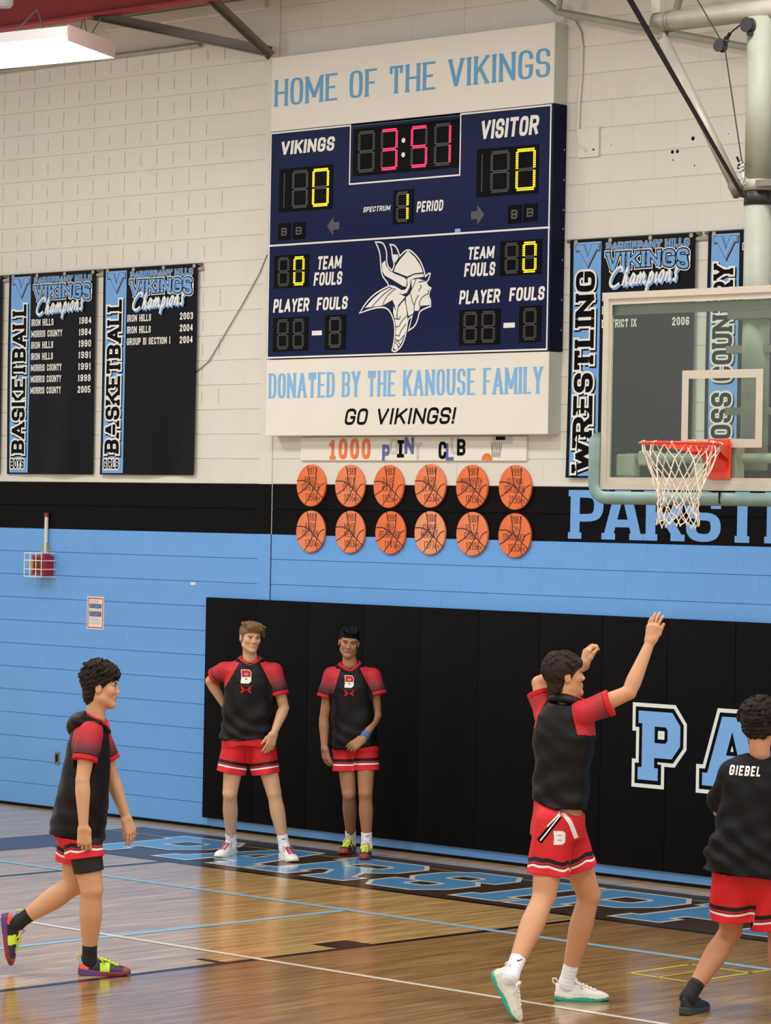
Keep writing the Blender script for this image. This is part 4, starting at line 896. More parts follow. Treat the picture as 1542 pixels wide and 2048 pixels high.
# padding (rounded section swept round the bottom corners)
pth = []
xo0, xo1, zo = xB0-.012, xB1+.012, zB-.012
pth += [(xo0, 3.14), (xo0, 3.10), (xo0, 2.95), (xo0, zo+.05)]
pth += [(xo0+.05-.05*math.cos(a), zo+.05-.05*math.sin(a)) for a in (.4, .8, 1.2)]
pth += [(xo0+.06, zo), (BX, zo), (xo1-.06, zo)]
pth += [(xo1-.05+.05*math.cos(a), zo+.05-.05*math.sin(a)) for a in (1.2, .8, .4)]
pth += [(xo1, zo+.05), (xo1, 2.95), (xo1, 3.10), (xo1, 3.14)]
sec = [(0, -.035), (.050, -.042), (.070, -.030), (.078, -.005), (.078, .035), (.070, .055), (0, .06)]   # (outward, y)
V = []; F = []; n = len(sec)
for i, p in enumerate(pth):
    a = np.array(pth[max(0, i-1)]); c = np.array(pth[min(len(pth)-1, i+1)]); d = (c-a)/np.linalg.norm(c-a); nrm = np.array([-d[1], d[0]])*-1
    k = .45 if i in (0, len(pth)-1) else 1
    for o_, y_ in sec: q_ = np.array(p)+nrm*(o_*k); V.append((q_[0], BY+y_*k+.005, q_[1]))
for i in range(len(pth)-1):
    for k in range(n-1): F.append((i*n+k, i*n+k+1, (i+1)*n+k+1, (i+1)*n+k))
    F.append((i*n+n-1, i*n, (i+1)*n, (i+1)*n+n-1))
F.append(tuple(range(n))); F.append(tuple(range(len(V)-n, len(V)))[::-1])
obj('edge_padding', V, F, M['pad'], bb, smooth=True, label='pale blue green padding')
MB().box((BX+.02, BY-.04, zo-.064), (BX+.028, BY+.05, zo+.002)).build('padding_seam', M['strap'], bb)
# rim
RZ = 3.058; rc = np.array([BX, BY-.385, RZ])
b = MB().tube([rc+(.2286*math.cos(a), .2286*math.sin(a), 0) for a in np.linspace(0, 2*math.pi, 49)[:-1]], .0095, 10, closed=True); hp = b.build('rim', M['rim'], hf, smooth=True, label='red metal rim')
MB().box((BX-.085, BY-.02, 2.86), (BX+.085, BY-.009, 3.075), bev=.003).build('mounting_plate', M['rim'], hp)
MB().box((BX-.075, BY-.03, 3.03), (BX+.075, BY-.008, 3.095), bev=.003).build('plate_cap', M['rim'], hp)
for s_ in (-1, 1):
    V = [(BX+s_*.07, BY-.02, 3.06), (BX+s_*.07, BY-.02, 2.97), (BX+s_*.14, BY-.21, 3.05), (BX+s_*.14, BY-.21, 3.03)]; V += [(v[0]+.006, v[1], v[2]) for v in V]
    obj('support_arm', V, [(0, 1, 3, 2), (4, 6, 7, 5), (0, 2, 6, 4), (1, 5, 7, 3), (2, 3, 7, 6)], M['rim'], hp)
V = [(BX-.075, BY-.02, 3.065), (BX+.075, BY-.02, 3.065), (BX+.09, BY-.18, 3.06), (BX-.09, BY-.18, 3.06)]; V += [(v[0], v[1], v[2]-.012) for v in V]
obj('top_plate', V, [(0, 1, 2, 3), (7, 6, 5, 4), (0, 4, 5, 1), (1, 5, 6, 2), (2, 6, 7, 3), (3, 7, 4, 0)], M['rim'], hp)
V = [(BX-.06, BY-.02, 2.90), (BX+.06, BY-.02, 2.90), (BX+.06, BY-.02, 3.05), (BX-.06, BY-.02, 3.05), (BX-.06, BY-.16, 3.05), (BX+.06, BY-.16, 3.05)]
obj('gusset', V, [(0, 1, 5, 4), (0, 4, 3), (1, 2, 5), (3, 4, 5, 2)], M['rim'], hp)
# curved flange seen under the rear half of the ring
V = []; F = []; aa = np.linspace(math.radians(20), math.radians(160), 25)
for a in aa: k = math.sin((a-aa[0])/(aa[-1]-aa[0])*math.pi); V += [(rc[0]+.222*math.cos(a), rc[1]+.222*math.sin(a), RZ), (rc[0]+.222*math.cos(a), rc[1]+.222*math.sin(a), RZ-.012-.03*k)]
for i in range(24): F.append((2*i, 2*i+1, 2*i+3, 2*i+2))
n0 = len(V); V += [(v[0], v[1]-.004, v[2]) for v in V[:n0]]
for i in range(24): F.append((n0+2*i, n0+2*i+2, n0+2*i+3, n0+2*i+1)); F.append((2*i+1, n0+2*i+1, n0+2*i+3, 2*i+3))
obj('ring_flange', V, F, M['rim'], hp)
# net
nk = 12; rows = [(.0, .218), (-.085, .197), (-.19, .155), (-.26, .130), (-.325, .118), (-.385, .112), (-.44, .112), (-.475, .122)]
nr = RS.randn(len(rows)+1, nk)*.006
def kn(k, i):
    z, r = rows[k]; i = i % nk; ang = 2*math.pi*(i+(k % 2)*.5)/nk+nr[k][i]*6; rr = r+nr[k][(i*5) % nk]; sag = .012*math.sin(i*2.1+k) if k > 1 else 0
    return rc+(rr*math.cos(ang), rr*math.sin(ang), z+sag+nr[k][(i*7) % nk]*.6)
def cord(p, q_, bulge=.006):
    m_ = (p+q_)/2; d = m_-rc; d[2] = 0; d = d/np.linalg.norm(d); return [p, m_+d*bulge, q_]
b = MB(); th = .0037
for k in range(len(rows)-1):
    for i in range(nk):
        if k == 0:
            # loop over the ring then down both sides
            top = kn(0, i); L_ = kn(1, i); R__ = kn(1, i-1); out_ = (top-rc)/np.linalg.norm(top-rc)
            b.tube([L_, L_*.45+top*.55+out_*.012, top+out_*.006+(0, 0, .004), R__*.45+top*.55+out_*.012, R__], th, 5, caps=False)
            b.tube([top+out_*.012+(0, 0, -.006), top+out_*.026+(0, 0, .004), top+(0, 0, .012), top-out_*.008+(0, 0, -.006)], th*1.1, 5)
        else:
            j = i if k % 2 else i
            if k % 2: b.tube(cord(kn(k, i), kn(k+1, i)), th, 5, caps=False); b.tube(cord(kn(k, i), kn(k+1, i+1)), th, 5, caps=False)
            else: b.tube(cord(kn(k, i), kn(k+1, i)), th, 5, caps=False); b.tube(cord(kn(k, i), kn(k+1, i-1)), th, 5, caps=False)
        kk = kn(k+1, i); b.tube([kk+(0, 0, .008), kk+(0, 0, -.008)], th*1.5, 5)
b.build('net', M['net'], hf, smooth=True, label='white cord net')
# ================================================================== PEOPLE: smooth implicit surfaces meshed in blocks
def nrm(v): v = np.array(v, float); return v/np.linalg.norm(v)
class SDF:
    def __init__(s): s.p = []; s.post = []
    def add(s, lo, hi, f, k=.02, op='u'): s.p.append((np.array(lo, float)-k-.02, np.array(hi, float)+k+.02, f, k, op)); return s
    def cone(s, a, b, ra, rb, k=.02, op='u'):
        a = np.array(a, float); b = np.array(b, float); d = b-a; L2 = max(d@d, 1e-9); r = max(ra, rb)
        def f(P): t = np.clip(((P-a)@d)/L2, 0, 1); q = P-a-t[:, None]*d; return np.sqrt((q*q).sum(1))-(ra+(rb-ra)*t)
        return s.add(np.minimum(a, b)-r, np.maximum(a, b)+r, f, k, op)
    def chain(s, pts, rs, k=.012):
        for i in range(len(pts)-1): s.cone(pts[i], pts[i+1], rs[i], rs[i+1], k)
        return s
    def ell(s, c, r, fr=None, k=.02, op='u'):
        c = np.array(c, float); r = np.array(r, float); R = np.eye(3) if fr is None else np.array(fr); m = r.max()
        def f(P):
            q = (P-c)@R.T; k0 = np.sqrt(((q/r)**2).sum(1)); k1 = np.sqrt(((q/(r*r))**2).sum(1))+1e-9; return k0*(k0-1)/k1
        return s.add(c-m, c+m, f, k, op)
    def loft(s, o, ax, lat, fwd, L, rings, t0, t1, k=.03, e=2.3):
        """tapering oval section along an axis; rings (t, half width, half depth, forward shift, side shift)"""
        o = np.array(o, float); rg = np.array(rings, float)
        def f(P):
            q = P-o; h = q@ax; t = h/L; tc = np.clip(t, t0, t1)
            a = np.interp(tc, rg[:, 0], rg[:, 1]); b = np.interp(tc, rg[:, 0], rg[:, 2]); fs = np.interp(tc, rg[:, 0], rg[:, 3]); ls = np.interp(tc, rg[:, 0], rg[:, 4])
            x = np.abs(q@lat-ls); y = np.abs(q@fwd-fs); r = ((x/a)**e+(y/b)**e)**(1/e)
            d = (r-1)*np.minimum(a, b)
            return np.maximum(d, np.maximum((t0-t)*L, (t-t1)*L))
        m = rg[:, 1:3].max()+.06; A = o+ax*L*t0; B = o+ax*L*t1
        return s.add(np.minimum(A, B)-m, np.maximum(A, B)+m, f, k)
    def clip(s, f): s.post.append(f); return s
    def ev(s, P, prims=None):
        d = np.full(len(P), 1.0)
        for lo, hi, f, k, op in (s.p if prims is None else prims):
            v = f(P)
            if op == 'u': h = np.maximum(k-np.abs(d-v), 0)/k; d = np.minimum(d, v)-h*h*k*.25
            else: v = -v; h = np.maximum(k-np.abs(d-v), 0)/k; d = np.maximum(d, v)+h*h*k*.25
        for f in s.post: d = f(P, d)
        return d
    def mesh(s, h=.005, n=16):
        lo = np.min([p[0] for p in s.p if p[4] == 'u'], 0); hi = np.max([p[1] for p in s.p if p[4] == 'u'], 0)
        nb = np.maximum(np.ceil((hi-lo)/(h*n)).astype(int), 1); NY = nb[1]*n+2; NZ = nb[2]*n+2
        I = np.stack(np.meshgrid(*[np.arange(k) for k in nb], indexing='ij'), -1).reshape(-1, 3)
        cen = lo+(I+.5)*h*n; dc = s.ev(cen); keep = np.abs(dc) < h*n*.87*1.25+.035; I = I[keep]
        g1 = np.arange(n+1)*h; base = np.stack(np.meshgrid(g1, g1, g1, indexing='ij'), -1).reshape(-1, 3)
        ids = []; pos = []; quads = []
        def cid(a): return (a[:, 0]*NY+a[:, 1])*NZ+a[:, 2]
        for b in I:
            o = lo+b*h*n; P = o+base; e = o+h*n
            pr = [p for p in s.p if (p[0] < e).all() and (p[1] > o).all()]
            if not pr: continue
            V = s.ev(P, pr).reshape(n+1, n+1, n+1); Sg = V < 0
            if Sg.all() or not Sg.any(): continue
            cnt = np.zeros((n, n, n)); acc = np.zeros((n, n, n, 3)); gi = b*n
            for ax in range(3):
                sl0 = [slice(None)]*3; sl1 = [slice(None)]*3; sl0[ax] = slice(0, n); sl1[ax] = slice(1, n+1)
                a = V[tuple(sl0)]; c = V[tuple(sl1)]; cr = (a < 0) != (c < 0); w_ = np.argwhere(cr)
                if len(w_) == 0: continue
                va = a[cr]; vc = c[cr]; t = va/(va-vc); pp = w_.astype(float); pp[:, ax] += t
                o1, o2 = [q for q in range(3) if q != ax]
                for d1 in (0, -1):
                    for d2 in (0, -1):
                        cc = w_.copy(); cc[:, o1] += d1; cc[:, o2] += d2
                        ok = (cc[:, o1] >= 0) & (cc[:, o1] < n) & (cc[:, o2] >= 0) & (cc[:, o2] < n); q = cc[ok]
                        np.add.at(cnt, (q[:, 0], q[:, 1], q[:, 2]), 1); np.add.at(acc, (q[:, 0], q[:, 1], q[:, 2]), pp[ok])
                own = (w_[:, o1] < n) & (w_[:, o2] < n); q = w_[own]+gi; sg = (va < 0)[own]
                def sh(q, d1, d2): r = q.copy(); r[:, o1] += d1; r[:, o2] += d2; return cid(r)
                Q = np.stack([sh(q, -1, -1), sh(q, 0, -1), sh(q, 0, 0), sh(q, -1, 0)], 1)
                flip = sg if ax != 1 else ~sg
                Q[~flip] = Q[~flip][:, ::-1]; quads.append(Q)
            m = cnt > 0; w_ = np.argwhere(m); ids.append(cid(w_+gi)); pos.append(lo+(acc[m]/cnt[m][:, None]+gi)*h)
        ids = np.concatenate(ids); pos = np.concatenate(pos); Q = np.concatenate(quads)
        u, first = np.unique(ids, return_index=True); pos = pos[first]
        j = np.searchsorted(u, Q); j = np.clip(j, 0, len(u)-1); ok = (u[j] == Q).all(1)
        return pos, j[ok]
def put(name, sdf, m, parent, h=.005, smooth=True, attr=None, label=None):
    V, F = sdf.mesh(h)
    a = attr(V) if attr else None
    return obj(name, V, F, m, parent, smooth=smooth, attrs=a, label=label), V, F

def vmat(name, rough=.55, sss=0, bump=0, bscale=300, spec=.4):
    m = mat(name, (1, 1, 1, 1), rough, spec=spec, bump=bump, bscale=bscale); nt = m.node_tree; a = nt.nodes.new('ShaderNodeAttribute'); a.attribute_name = 'Col'
    nt.links.new(a.outputs['Color'], nt.nodes['Principled BSDF'].inputs['Base Color'])
    if sss: nt.nodes['Principled BSDF'].inputs['Subsurface Weight'].default_value = sss; nt.nodes['Principled BSDF'].inputs['Subsurface Radius'].default_value = (.02, .008, .004); nt.nodes['Principled BSDF'].inputs['Subsurface Scale'].default_value = .5
    return m
M['skin'] = vmat('skin', .5, spec=.35)
M['shirt'] = mat('black_jersey', S(13, 11, 13), .5, spec=.22, bump=.3, bscale=25)
M['tee'] = mat('black_cotton', S(14, 14, 17), .65, spec=.2, bump=.3, bscale=25)
M['red'] = mat('red_jersey', S(206, 32, 38), .6, spec=.3, bump=.25, bscale=25)
M['red_band'] = mat('red_band', S(194, 34, 38), .65, spec=.2)
def ramp_mat(name, attr, stops, interp='CONSTANT', rough=.6):
    m = mat(name, (1, 1, 1, 1), rough, spec=.3, bump=.25, bscale=25); nt = m.node_tree; a = nt.nodes.new('ShaderNodeAttribute'); a.attribute_name = attr; r = nt.nodes.new('ShaderNodeValToRGB')
    r.color_ramp.interpolation = interp; cr = r.color_ramp
    while len(cr.elements) < len(stops): cr.elements.new(.5)
    for e, (p, c) in zip(cr.elements, stops): e.position = p; e.color = c
    nt.links.new(a.outputs['Fac'], r.inputs[0]); nt.links.new(r.outputs[0], nt.nodes['Principled BSDF'].inputs['Base Color']); return m
RED = S(200, 30, 34); WHT = S(236, 226, 220); BLK = S(26, 18, 20)
M['shorts'] = ramp_mat('striped_red_shorts', 'hem', [(0, S(216, 40, 46)), (.040, WHT), (.052, S(120, 22, 34)), (.060, S(196, 34, 44)), (.070, BLK), (.092, RED)])
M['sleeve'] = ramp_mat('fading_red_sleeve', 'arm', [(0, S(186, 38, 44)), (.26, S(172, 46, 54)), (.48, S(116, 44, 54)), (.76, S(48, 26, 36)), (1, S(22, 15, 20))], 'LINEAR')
M['hair_brown'] = mat('light_brown_hair', S(122, 94, 64), .55, spec=.15, noise=.35, nscale=30, stretch=(1, 1, 4), bump=.6, bscale=90)
M['hair_dark'] = mat('dark_brown_hair', S(36, 28, 24), .6, spec=.15, noise=.5, nscale=40, bump=.8, bscale=70)
M['hair_dark2'] = mat('brown_hair', S(44, 34, 27), .55, spec=.15, noise=.4, nscale=30, stretch=(1, 1, 3), bump=.6, bscale=60)
M['hair_black'] = mat('black_hair', S(9, 9, 10), .5, spec=.15, noise=.3, nscale=30, bump=.6, bscale=80)
M['sock_white'] = mat('white_sock', S(232, 232, 236), .8, bump=.3, bscale=120); M['sock_black'] = mat('black_sock', S(18, 18, 20), .8)
M['shoe_white'] = mat('white_shoe', S(228, 226, 222), .5, noise=.05, nscale=30); M['sole_cream'] = mat('cream_sole', S(226, 224, 204), .5)
M['shoe_offwhite'] = mat('off_white_shoe', S(222, 218, 206), .5, noise=.06, nscale=30); M['sole_teal'] = vmat('teal_sole', .4)
M['shoe_black'] = mat('black_shoe', S(20, 20, 22), .5, noise=.2, nscale=40); M['sole_dark'] = mat('dark_green_sole', S(42, 58, 56), .5)
M['shoe_multi'] = vmat('multicolour_shoe', .4); M['sole_maroon'] = vmat('maroon_purple_sole', .35)
M['lace_yellow'] = mat('yellow_lace', S(212, 230, 50), .6); M['lace_red'] = mat('red_lace', S(190, 60, 80), .6); M['lace_white'] = mat('white_lace', S(236, 232, 224), .6); M['lace_grey'] = mat('grey_lace', S(180, 180, 180), .6)
M['wrist_blue'] = mat('blue_wristband', S(60, 104, 168), .7)
M['compression'] = mat('black_compression', S(12, 12, 14), .7)
def lin(c): return np.array(S(*c)[:3])

def lv(v): """(right, up, away) components -> world"""; v = np.array(v, float); return RR*v[0]+UP*v[1]+AW*v[2]
def head_frame(fw, up):
    f = nrm(lv(fw)); u = lv(up); u = nrm(u-f*(u@f)); l = np.cross(u, f); return l, f, u      # l = the head's own left
def head_sdf(c, fr, s, nb, slim=1.0):
    l, f, u = fr; WX = 1.10; T = lambda a, b, d: c+s*(l*a*WX+f*b+u*d); R = np.array([l, f, u]); H = SDF()
    H.ell(T(0, -.012, .038), np.array((.080, .095, .084))*s, R, k=.01)
    H.ell(T(0, .022, -.028), np.array((.066*slim, .066, .084))*s, R, k=.03*s)
    H.cone(T(-.047*slim, .0, -.062), T(-.014, .062, -.100), .020*s, .017*s, .03*s); H.cone(T(.047*slim, .0, -.062), T(.014, .062, -.100), .020*s, .017*s, .03*s)
    H.ell(T(0, .066, -.102), np.array((.022, .020, .018))*s, R, k=.02*s)
    for q in (-1, 1):
        H.ell(T(q*.040, .058, -.018), np.array((.024, .024, .026))*s, R, k=.02*s)
        H.ell(T(q*.031, .098, .004), np.array((.018, .016, .011))*s, R, k=.012*s, op='s')
        H.ell(T(q*.0305, .074, .004), np.array((.013, .0115, .011))*s, R, k=.004*s)
        H.cone(T(q*.014, .084, .024), T(q*.044, .074, .024), .0095*s, .009*s, .010*s)
        H.ell(T(q*.0125, .094, -.031), np.array((.0085, .010, .008))*s, R, k=.007*s)
        H.ell(T(q*.076, -.012, -.004), np.array((.009, .019, .031))*s, R, k=.008*s)
        H.ell(T(q*.087, -.010, -.0), np.array((.006, .010, .018))*s, R, k=.006*s, op='s')
    H.cone(T(0, .082, .016), T(0, .102, -.026), .0078*s, .0105*s, .011*s)
    H.cone(T(-.020, .081, -.0585), T(.020, .081, -.0585), .0070*s, .0070*s, .008*s); H.cone(T(0, .086, -.056), T(0, .087, -.057), .008*s, .008*s, .008*s)
    H.cone(T(-.015, .081, -.0700), T(.015, .081, -.0700), .0080*s, .0080*s, .008*s)
    H.cone(T(0, -.024, -.050), nb, .052*s, .056, .03); 
    return H, T
def head_col(V, c, fr, s, skin, hairc, lip=(178, 104, 92), smile=False, brow=1.0, squint=1.0):
    l, f, u = fr; q = (V-c)/s; a = np.abs(q@l)/1.1; b = q@f; d = q@u; A = q@l/1.1; C = np.tile(lin(skin), (len(V), 1))
    def mixc(mask, col): C[:] = C*(1-mask[:, None])+lin(col)*mask[:, None]
    sm = lambda x: np.clip(x, 0, 1)
    ck = sm(1-np.sqrt(((a-.042)/.022)**2+((d+.028)/.018)**2))*(b > .04)*.35; mixc(ck, (222, 128, 108))
    ns = sm(1.2-np.sqrt((A/.016)**2+((d+.028)/.014)**2))*(b > .09)*.3; mixc(ns, (214, 120, 100))
    lipk = sm(2.2-1.9*np.sqrt((A/.024)**2+((d+.064-(a*.25 if smile else 0))/.0105)**2))*(b > .07); mixc(np.minimum(lipk, .85), lip)
    mth = ((np.abs(d+.0640-(a*.30 if smile else a*.03)) < (.0035 if smile else .0022)) & (a < .021) & (b > .07)); mixc(mth*(.55 if smile else .8), (232, 214, 204) if smile else (96, 46, 42))
    if smile: mixc(((np.abs(d+.0600-a*.28) < .0015) & (a < .023) & (b > .07))*.7, (120, 60, 54))
    eb = ((np.abs(d-.0265+(a-.03)**2*9) < .0050*brow) & (a > .012) & (a < .050) & (b > .055)); mixc(eb*.95, hairc)
    ey = ((((a-.031)/.0145)**2+((d-.004)/(.0062*squint))**2) < 1) & (b > .06); mixc(ey*.8, (206, 190, 180))
    ir = ((((a-.031)/.0090)**2+((d-.004)/(.0066*squint))**2) < 1) & (b > .06); mixc(ir*1.0, (50, 36, 28))  # iris enlarged, lash line thickened: shade over the eyes painted into the colour
    la = ((np.abs(d-.0045-.0068*squint*np.sqrt(np.clip(1-((a-.031)/.018)**2, 0, 1))) < .0024) & (np.abs(a-.031) < .017) & (b > .055)); mixc(la*.95, (70, 44, 38))
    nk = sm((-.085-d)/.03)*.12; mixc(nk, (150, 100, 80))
    ear = (a > .070)*(b < .02)*(b > -.04)*.25; mixc(ear, (214, 116, 96))
    return {'Col': C}
def noise3(P, sc, seed):
    r = np.random.RandomState(seed); o = np.zeros(len(P))
    for i in range(5): k = r.randn(3)*sc*(1+.35*i); o += np.sin(P@k+r.rand()*6.28)/(1+.3*i)
    return o/3.2
def hair_sdf(c, fr, s, style, seed=1):
    l, f, u = fr; T = lambda a, b, d: c+s*(l*a*1.06+f*b+u*d); R = np.array([l, f, u]); H = SDF(); rs = np.random.RandomState(seed)
    P_ = dict(short=((.085, .101, .092), .042, .006), side=((.091, .106, .098), .046, .007), curly=((.096, .112, .104), .050, .012), bigcurl=((.106, .118, .110), .046, .012), long=((.096, .112, .098), .042, .008))[style]
    H.ell(T(0, -.014, P_[1]), np.array(P_[0])*s, R, k=.012)
    if style == 'short':
        H.ell(T(0, .012, .098), np.array((.076, .082, .042))*s, R, k=.02)
        for i in range(16): a = -.062+.124*rs.rand(); H.cone(T(a, .03+.04*rs.rand(), .125), T(a+.02*rs.randn(), .082+.01*rs.rand(), .092+.014*rs.rand()), .012*s, .005*s, .006)
        for i in range(14): a = -.05+.1*rs.rand(); b_ = -.04+.09*rs.rand(); H.cone(T(a, b_, .122), T(a+.012*rs.randn(), b_+.02, .146), .012*s, .004*s, .006)
    if style == 'side':
        for i in range(40):
            a = -.075+.14*rs.rand(); H.cone(T(a-.01, -.02+.08*rs.rand(), .128-.35*a*a*20*.2), T(a+.028, .04+.05*rs.rand(), .118-.3*abs(a)), .011*s, .006*s, .006)
        H.ell(T(0, .03, .100), np.array((.070, .070, .034))*s, R, k=.02)
        for i in range(9): H.cone(T(.02+.008*i, .078-.004*i, .098-.003*i), T(.070+.006*i, .055-.008*i, .090-.010*i), .016*s, .005*s, .01)
        H.cone(T(-.04, .078, .090), T(.05, .083, .082), .020*s, .016*s, .015)
    if style == 'curly': H.ell(T(0, -.058, -.040), np.array((.066, .046, .072))*s, R, k=.02)
    if style == 'side': H.ell(T(0, -.052, -.020), np.array((.072, .050, .060))*s, R, k=.02)
    if style in ('curly', 'bigcurl'):
        H.ell(T(0, .035, .090), np.array((.080, .068, .046))*s, R, k=.02)
        if style == 'bigcurl': H.ell(T(0, -.06, -.02), np.array((.080, .045, .055))*s, R, k=.02)
        n = 130
        for i in range(n):
            th = rs.rand()*6.28; ph = rs.rand()*1.15-.15 if style == 'bigcurl' else rs.rand()*.95+.05
            v = np.array((math.cos(th)*math.cos(ph*1.5), math.sin(th)*math.cos(ph*1.5), math.sin(ph*1.5)))
            if v[1] > .35 and v[2] < .42: continue
            if v[2] < -.0 and style == 'curly': continue
            p = np.array((0, -.014, P_[1]))+v*np.array(P_[0])*1.0; H.ell(T(*p), np.array((.013, .013, .013))*s*(.7+.6*rs.rand()), R, k=.006)
        if style == 'curly':
            for a in np.linspace(-.055, .055, 9): H.ell(T(a, .088+.010*rs.rand(), .068+.014*rs.rand()), np.array((.014, .015, .015))*s, R, k=.007)
    if style == 'long':
        H.cone(T(-.05, .075, .065), T(.05, .075, .065), .022*s, .022*s, .02)
        H.ell(T(0, -.055, -.055), np.array((.060, .050, .070))*s, R, k=.02)
        for i in range(60):
            th = rs.rand()*6.28; ph = .15+rs.rand()*1.2; v = np.array((math.cos(th)*math.cos(ph), math.sin(th)*math.cos(ph), math.sin(ph))); p = np.array((0, -.014, .042))+v*np.array((.094, .108, .096)); t_ = np.cross(v, (1, .3, .2)); t_ /= np.linalg.norm(t_)
            H.cone(T(*(p-t_*.022)), T(*(p+t_*.022+v*.004)), .009*s, .005*s, .006)
    hb = [-.13, -.06, -.035, -.022, .004, .022, .045, .072, .10]
    hd = dict(short=[-.060, -.055, -.02, .010, .014, .028, .044, .052, .058], side=[-.075, -.070, -.03, -.002, -.004, .020, .040, .048, .052], curly=[-.112, -.105, -.060, .002, -.010, .014, .030, .042, .044], bigcurl=[-.098, -.095, -.08, -.03, -.02, .018, .036, .048, .052], long=[-.125, -.120, -.075, -.002, -.026, .004, .026, .038, .040])[style]
    amp = P_[2]*s; fq = 110 if style in ('curly', 'bigcurl') else 60
    def post(P, d):
        q = (P-c)/s; b = q@f; dd = q@u; aa = np.abs(q@l); hl = np.interp(b, hb, hd)
        if style in ('curly', 'bigcurl'): n_ = noise3(P-c, fq, seed)
        else: n_ = noise3(np.stack([(P-c)@l*2.2, (P-c)@f*.5, (P-c)@u*.9], 1), 70, seed)
        d = d+n_*amp*.6
        return np.maximum(d, (hl-dd)*s*.8+n_*amp*.7)
    H.clip(post); return H
def hand(Sd, W, d, n, t, curl=(.35, .45, .5, .6), s=1.0, thumb=(.6, .75), fan=.10, tc=.3):
    """five separate fingers grown from the palm; d finger direction, n palm side, t thumb side"""
    d = nrm(lv(d)); n = lv(n); n = nrm(n-d*(n@d)); t0 = np.cross(d, n); t = t0 if t0@lv(t) > 0 else -t0
    Lp = .088*s; base = W
    offs = [.030, .010, -.010, -.028]; ln = [.070, .078, .073, .058]; rr = [.0090, .0092, .0088, .0078]; kd = [0, .004, 0, -.007]
    for i in range(4):
        kn = base+d*(Lp+kd[i])+t*offs[i]*s; Sd.cone(base+t*offs[i]*.55*s+d*.012, kn, .0175*s, .0125*s, .016)
        dd = nrm(d+t*offs[i]/.03*fan); a = curl[i]; p = kn; r = rr[i]*s
        for j, fr_ in enumerate((.45, .31, .24)):
            ang = a*(j+.6)*1.0; dj = nrm(dd*math.cos(ang)+n*math.sin(ang)); q = p+dj*ln[i]*s*fr_; Sd.cone(p, q, r*(1-.07*j), r*(.93-.07*j), .0035); p = q
    b0 = base+d*.022*s+t*.022*s; Sd.cone(base+d*.01, b0+t*.004, .020*s, .016*s, .014)
    v1 = nrm(d*thumb[0]+t*thumb[1]+n*.25); k1 = b0+v1*.040*s; v2 = nrm(d*(thumb[0]+.5)+t*thumb[1]*.5+n*tc); k2 = k1+v2*.032*s; k3 = k2+nrm(v2+n*.3)*.024*s
    Sd.cone(b0, k1, .0150*s, .0115*s, .010); Sd.cone(k1, k2, .0112*s, .0102*s, .004); Sd.cone(k2, k3, .0100*s, .0082*s, .004)
    return base+d*Lp
def limb(Sd, a, b, r, k=.008):
    """one tapering limb; r list of (t, radius)"""
    a = np.array(a, float); b = np.array(b, float); d = b-a; L2 = d@d; ts = np.linspace(0, 1, 33); rr = np.interp(ts, [q[0] for q in r], [q[1] for q in r])
    kk = np.array([1, 2, 3, 4, 3, 2, 1])/16; rr[3:-3] = np.convolve(rr, kk, 'valid'); R = rr.max()
    def f(P): t = np.clip(((P-a)@d)/L2, 0, 1); q = P-a-t[:, None]*d; return np.sqrt((q*q).sum(1))-np.interp(t, ts, rr)
    return Sd.add(np.minimum(a, b)-R, np.maximum(a, b)+R, f, k)

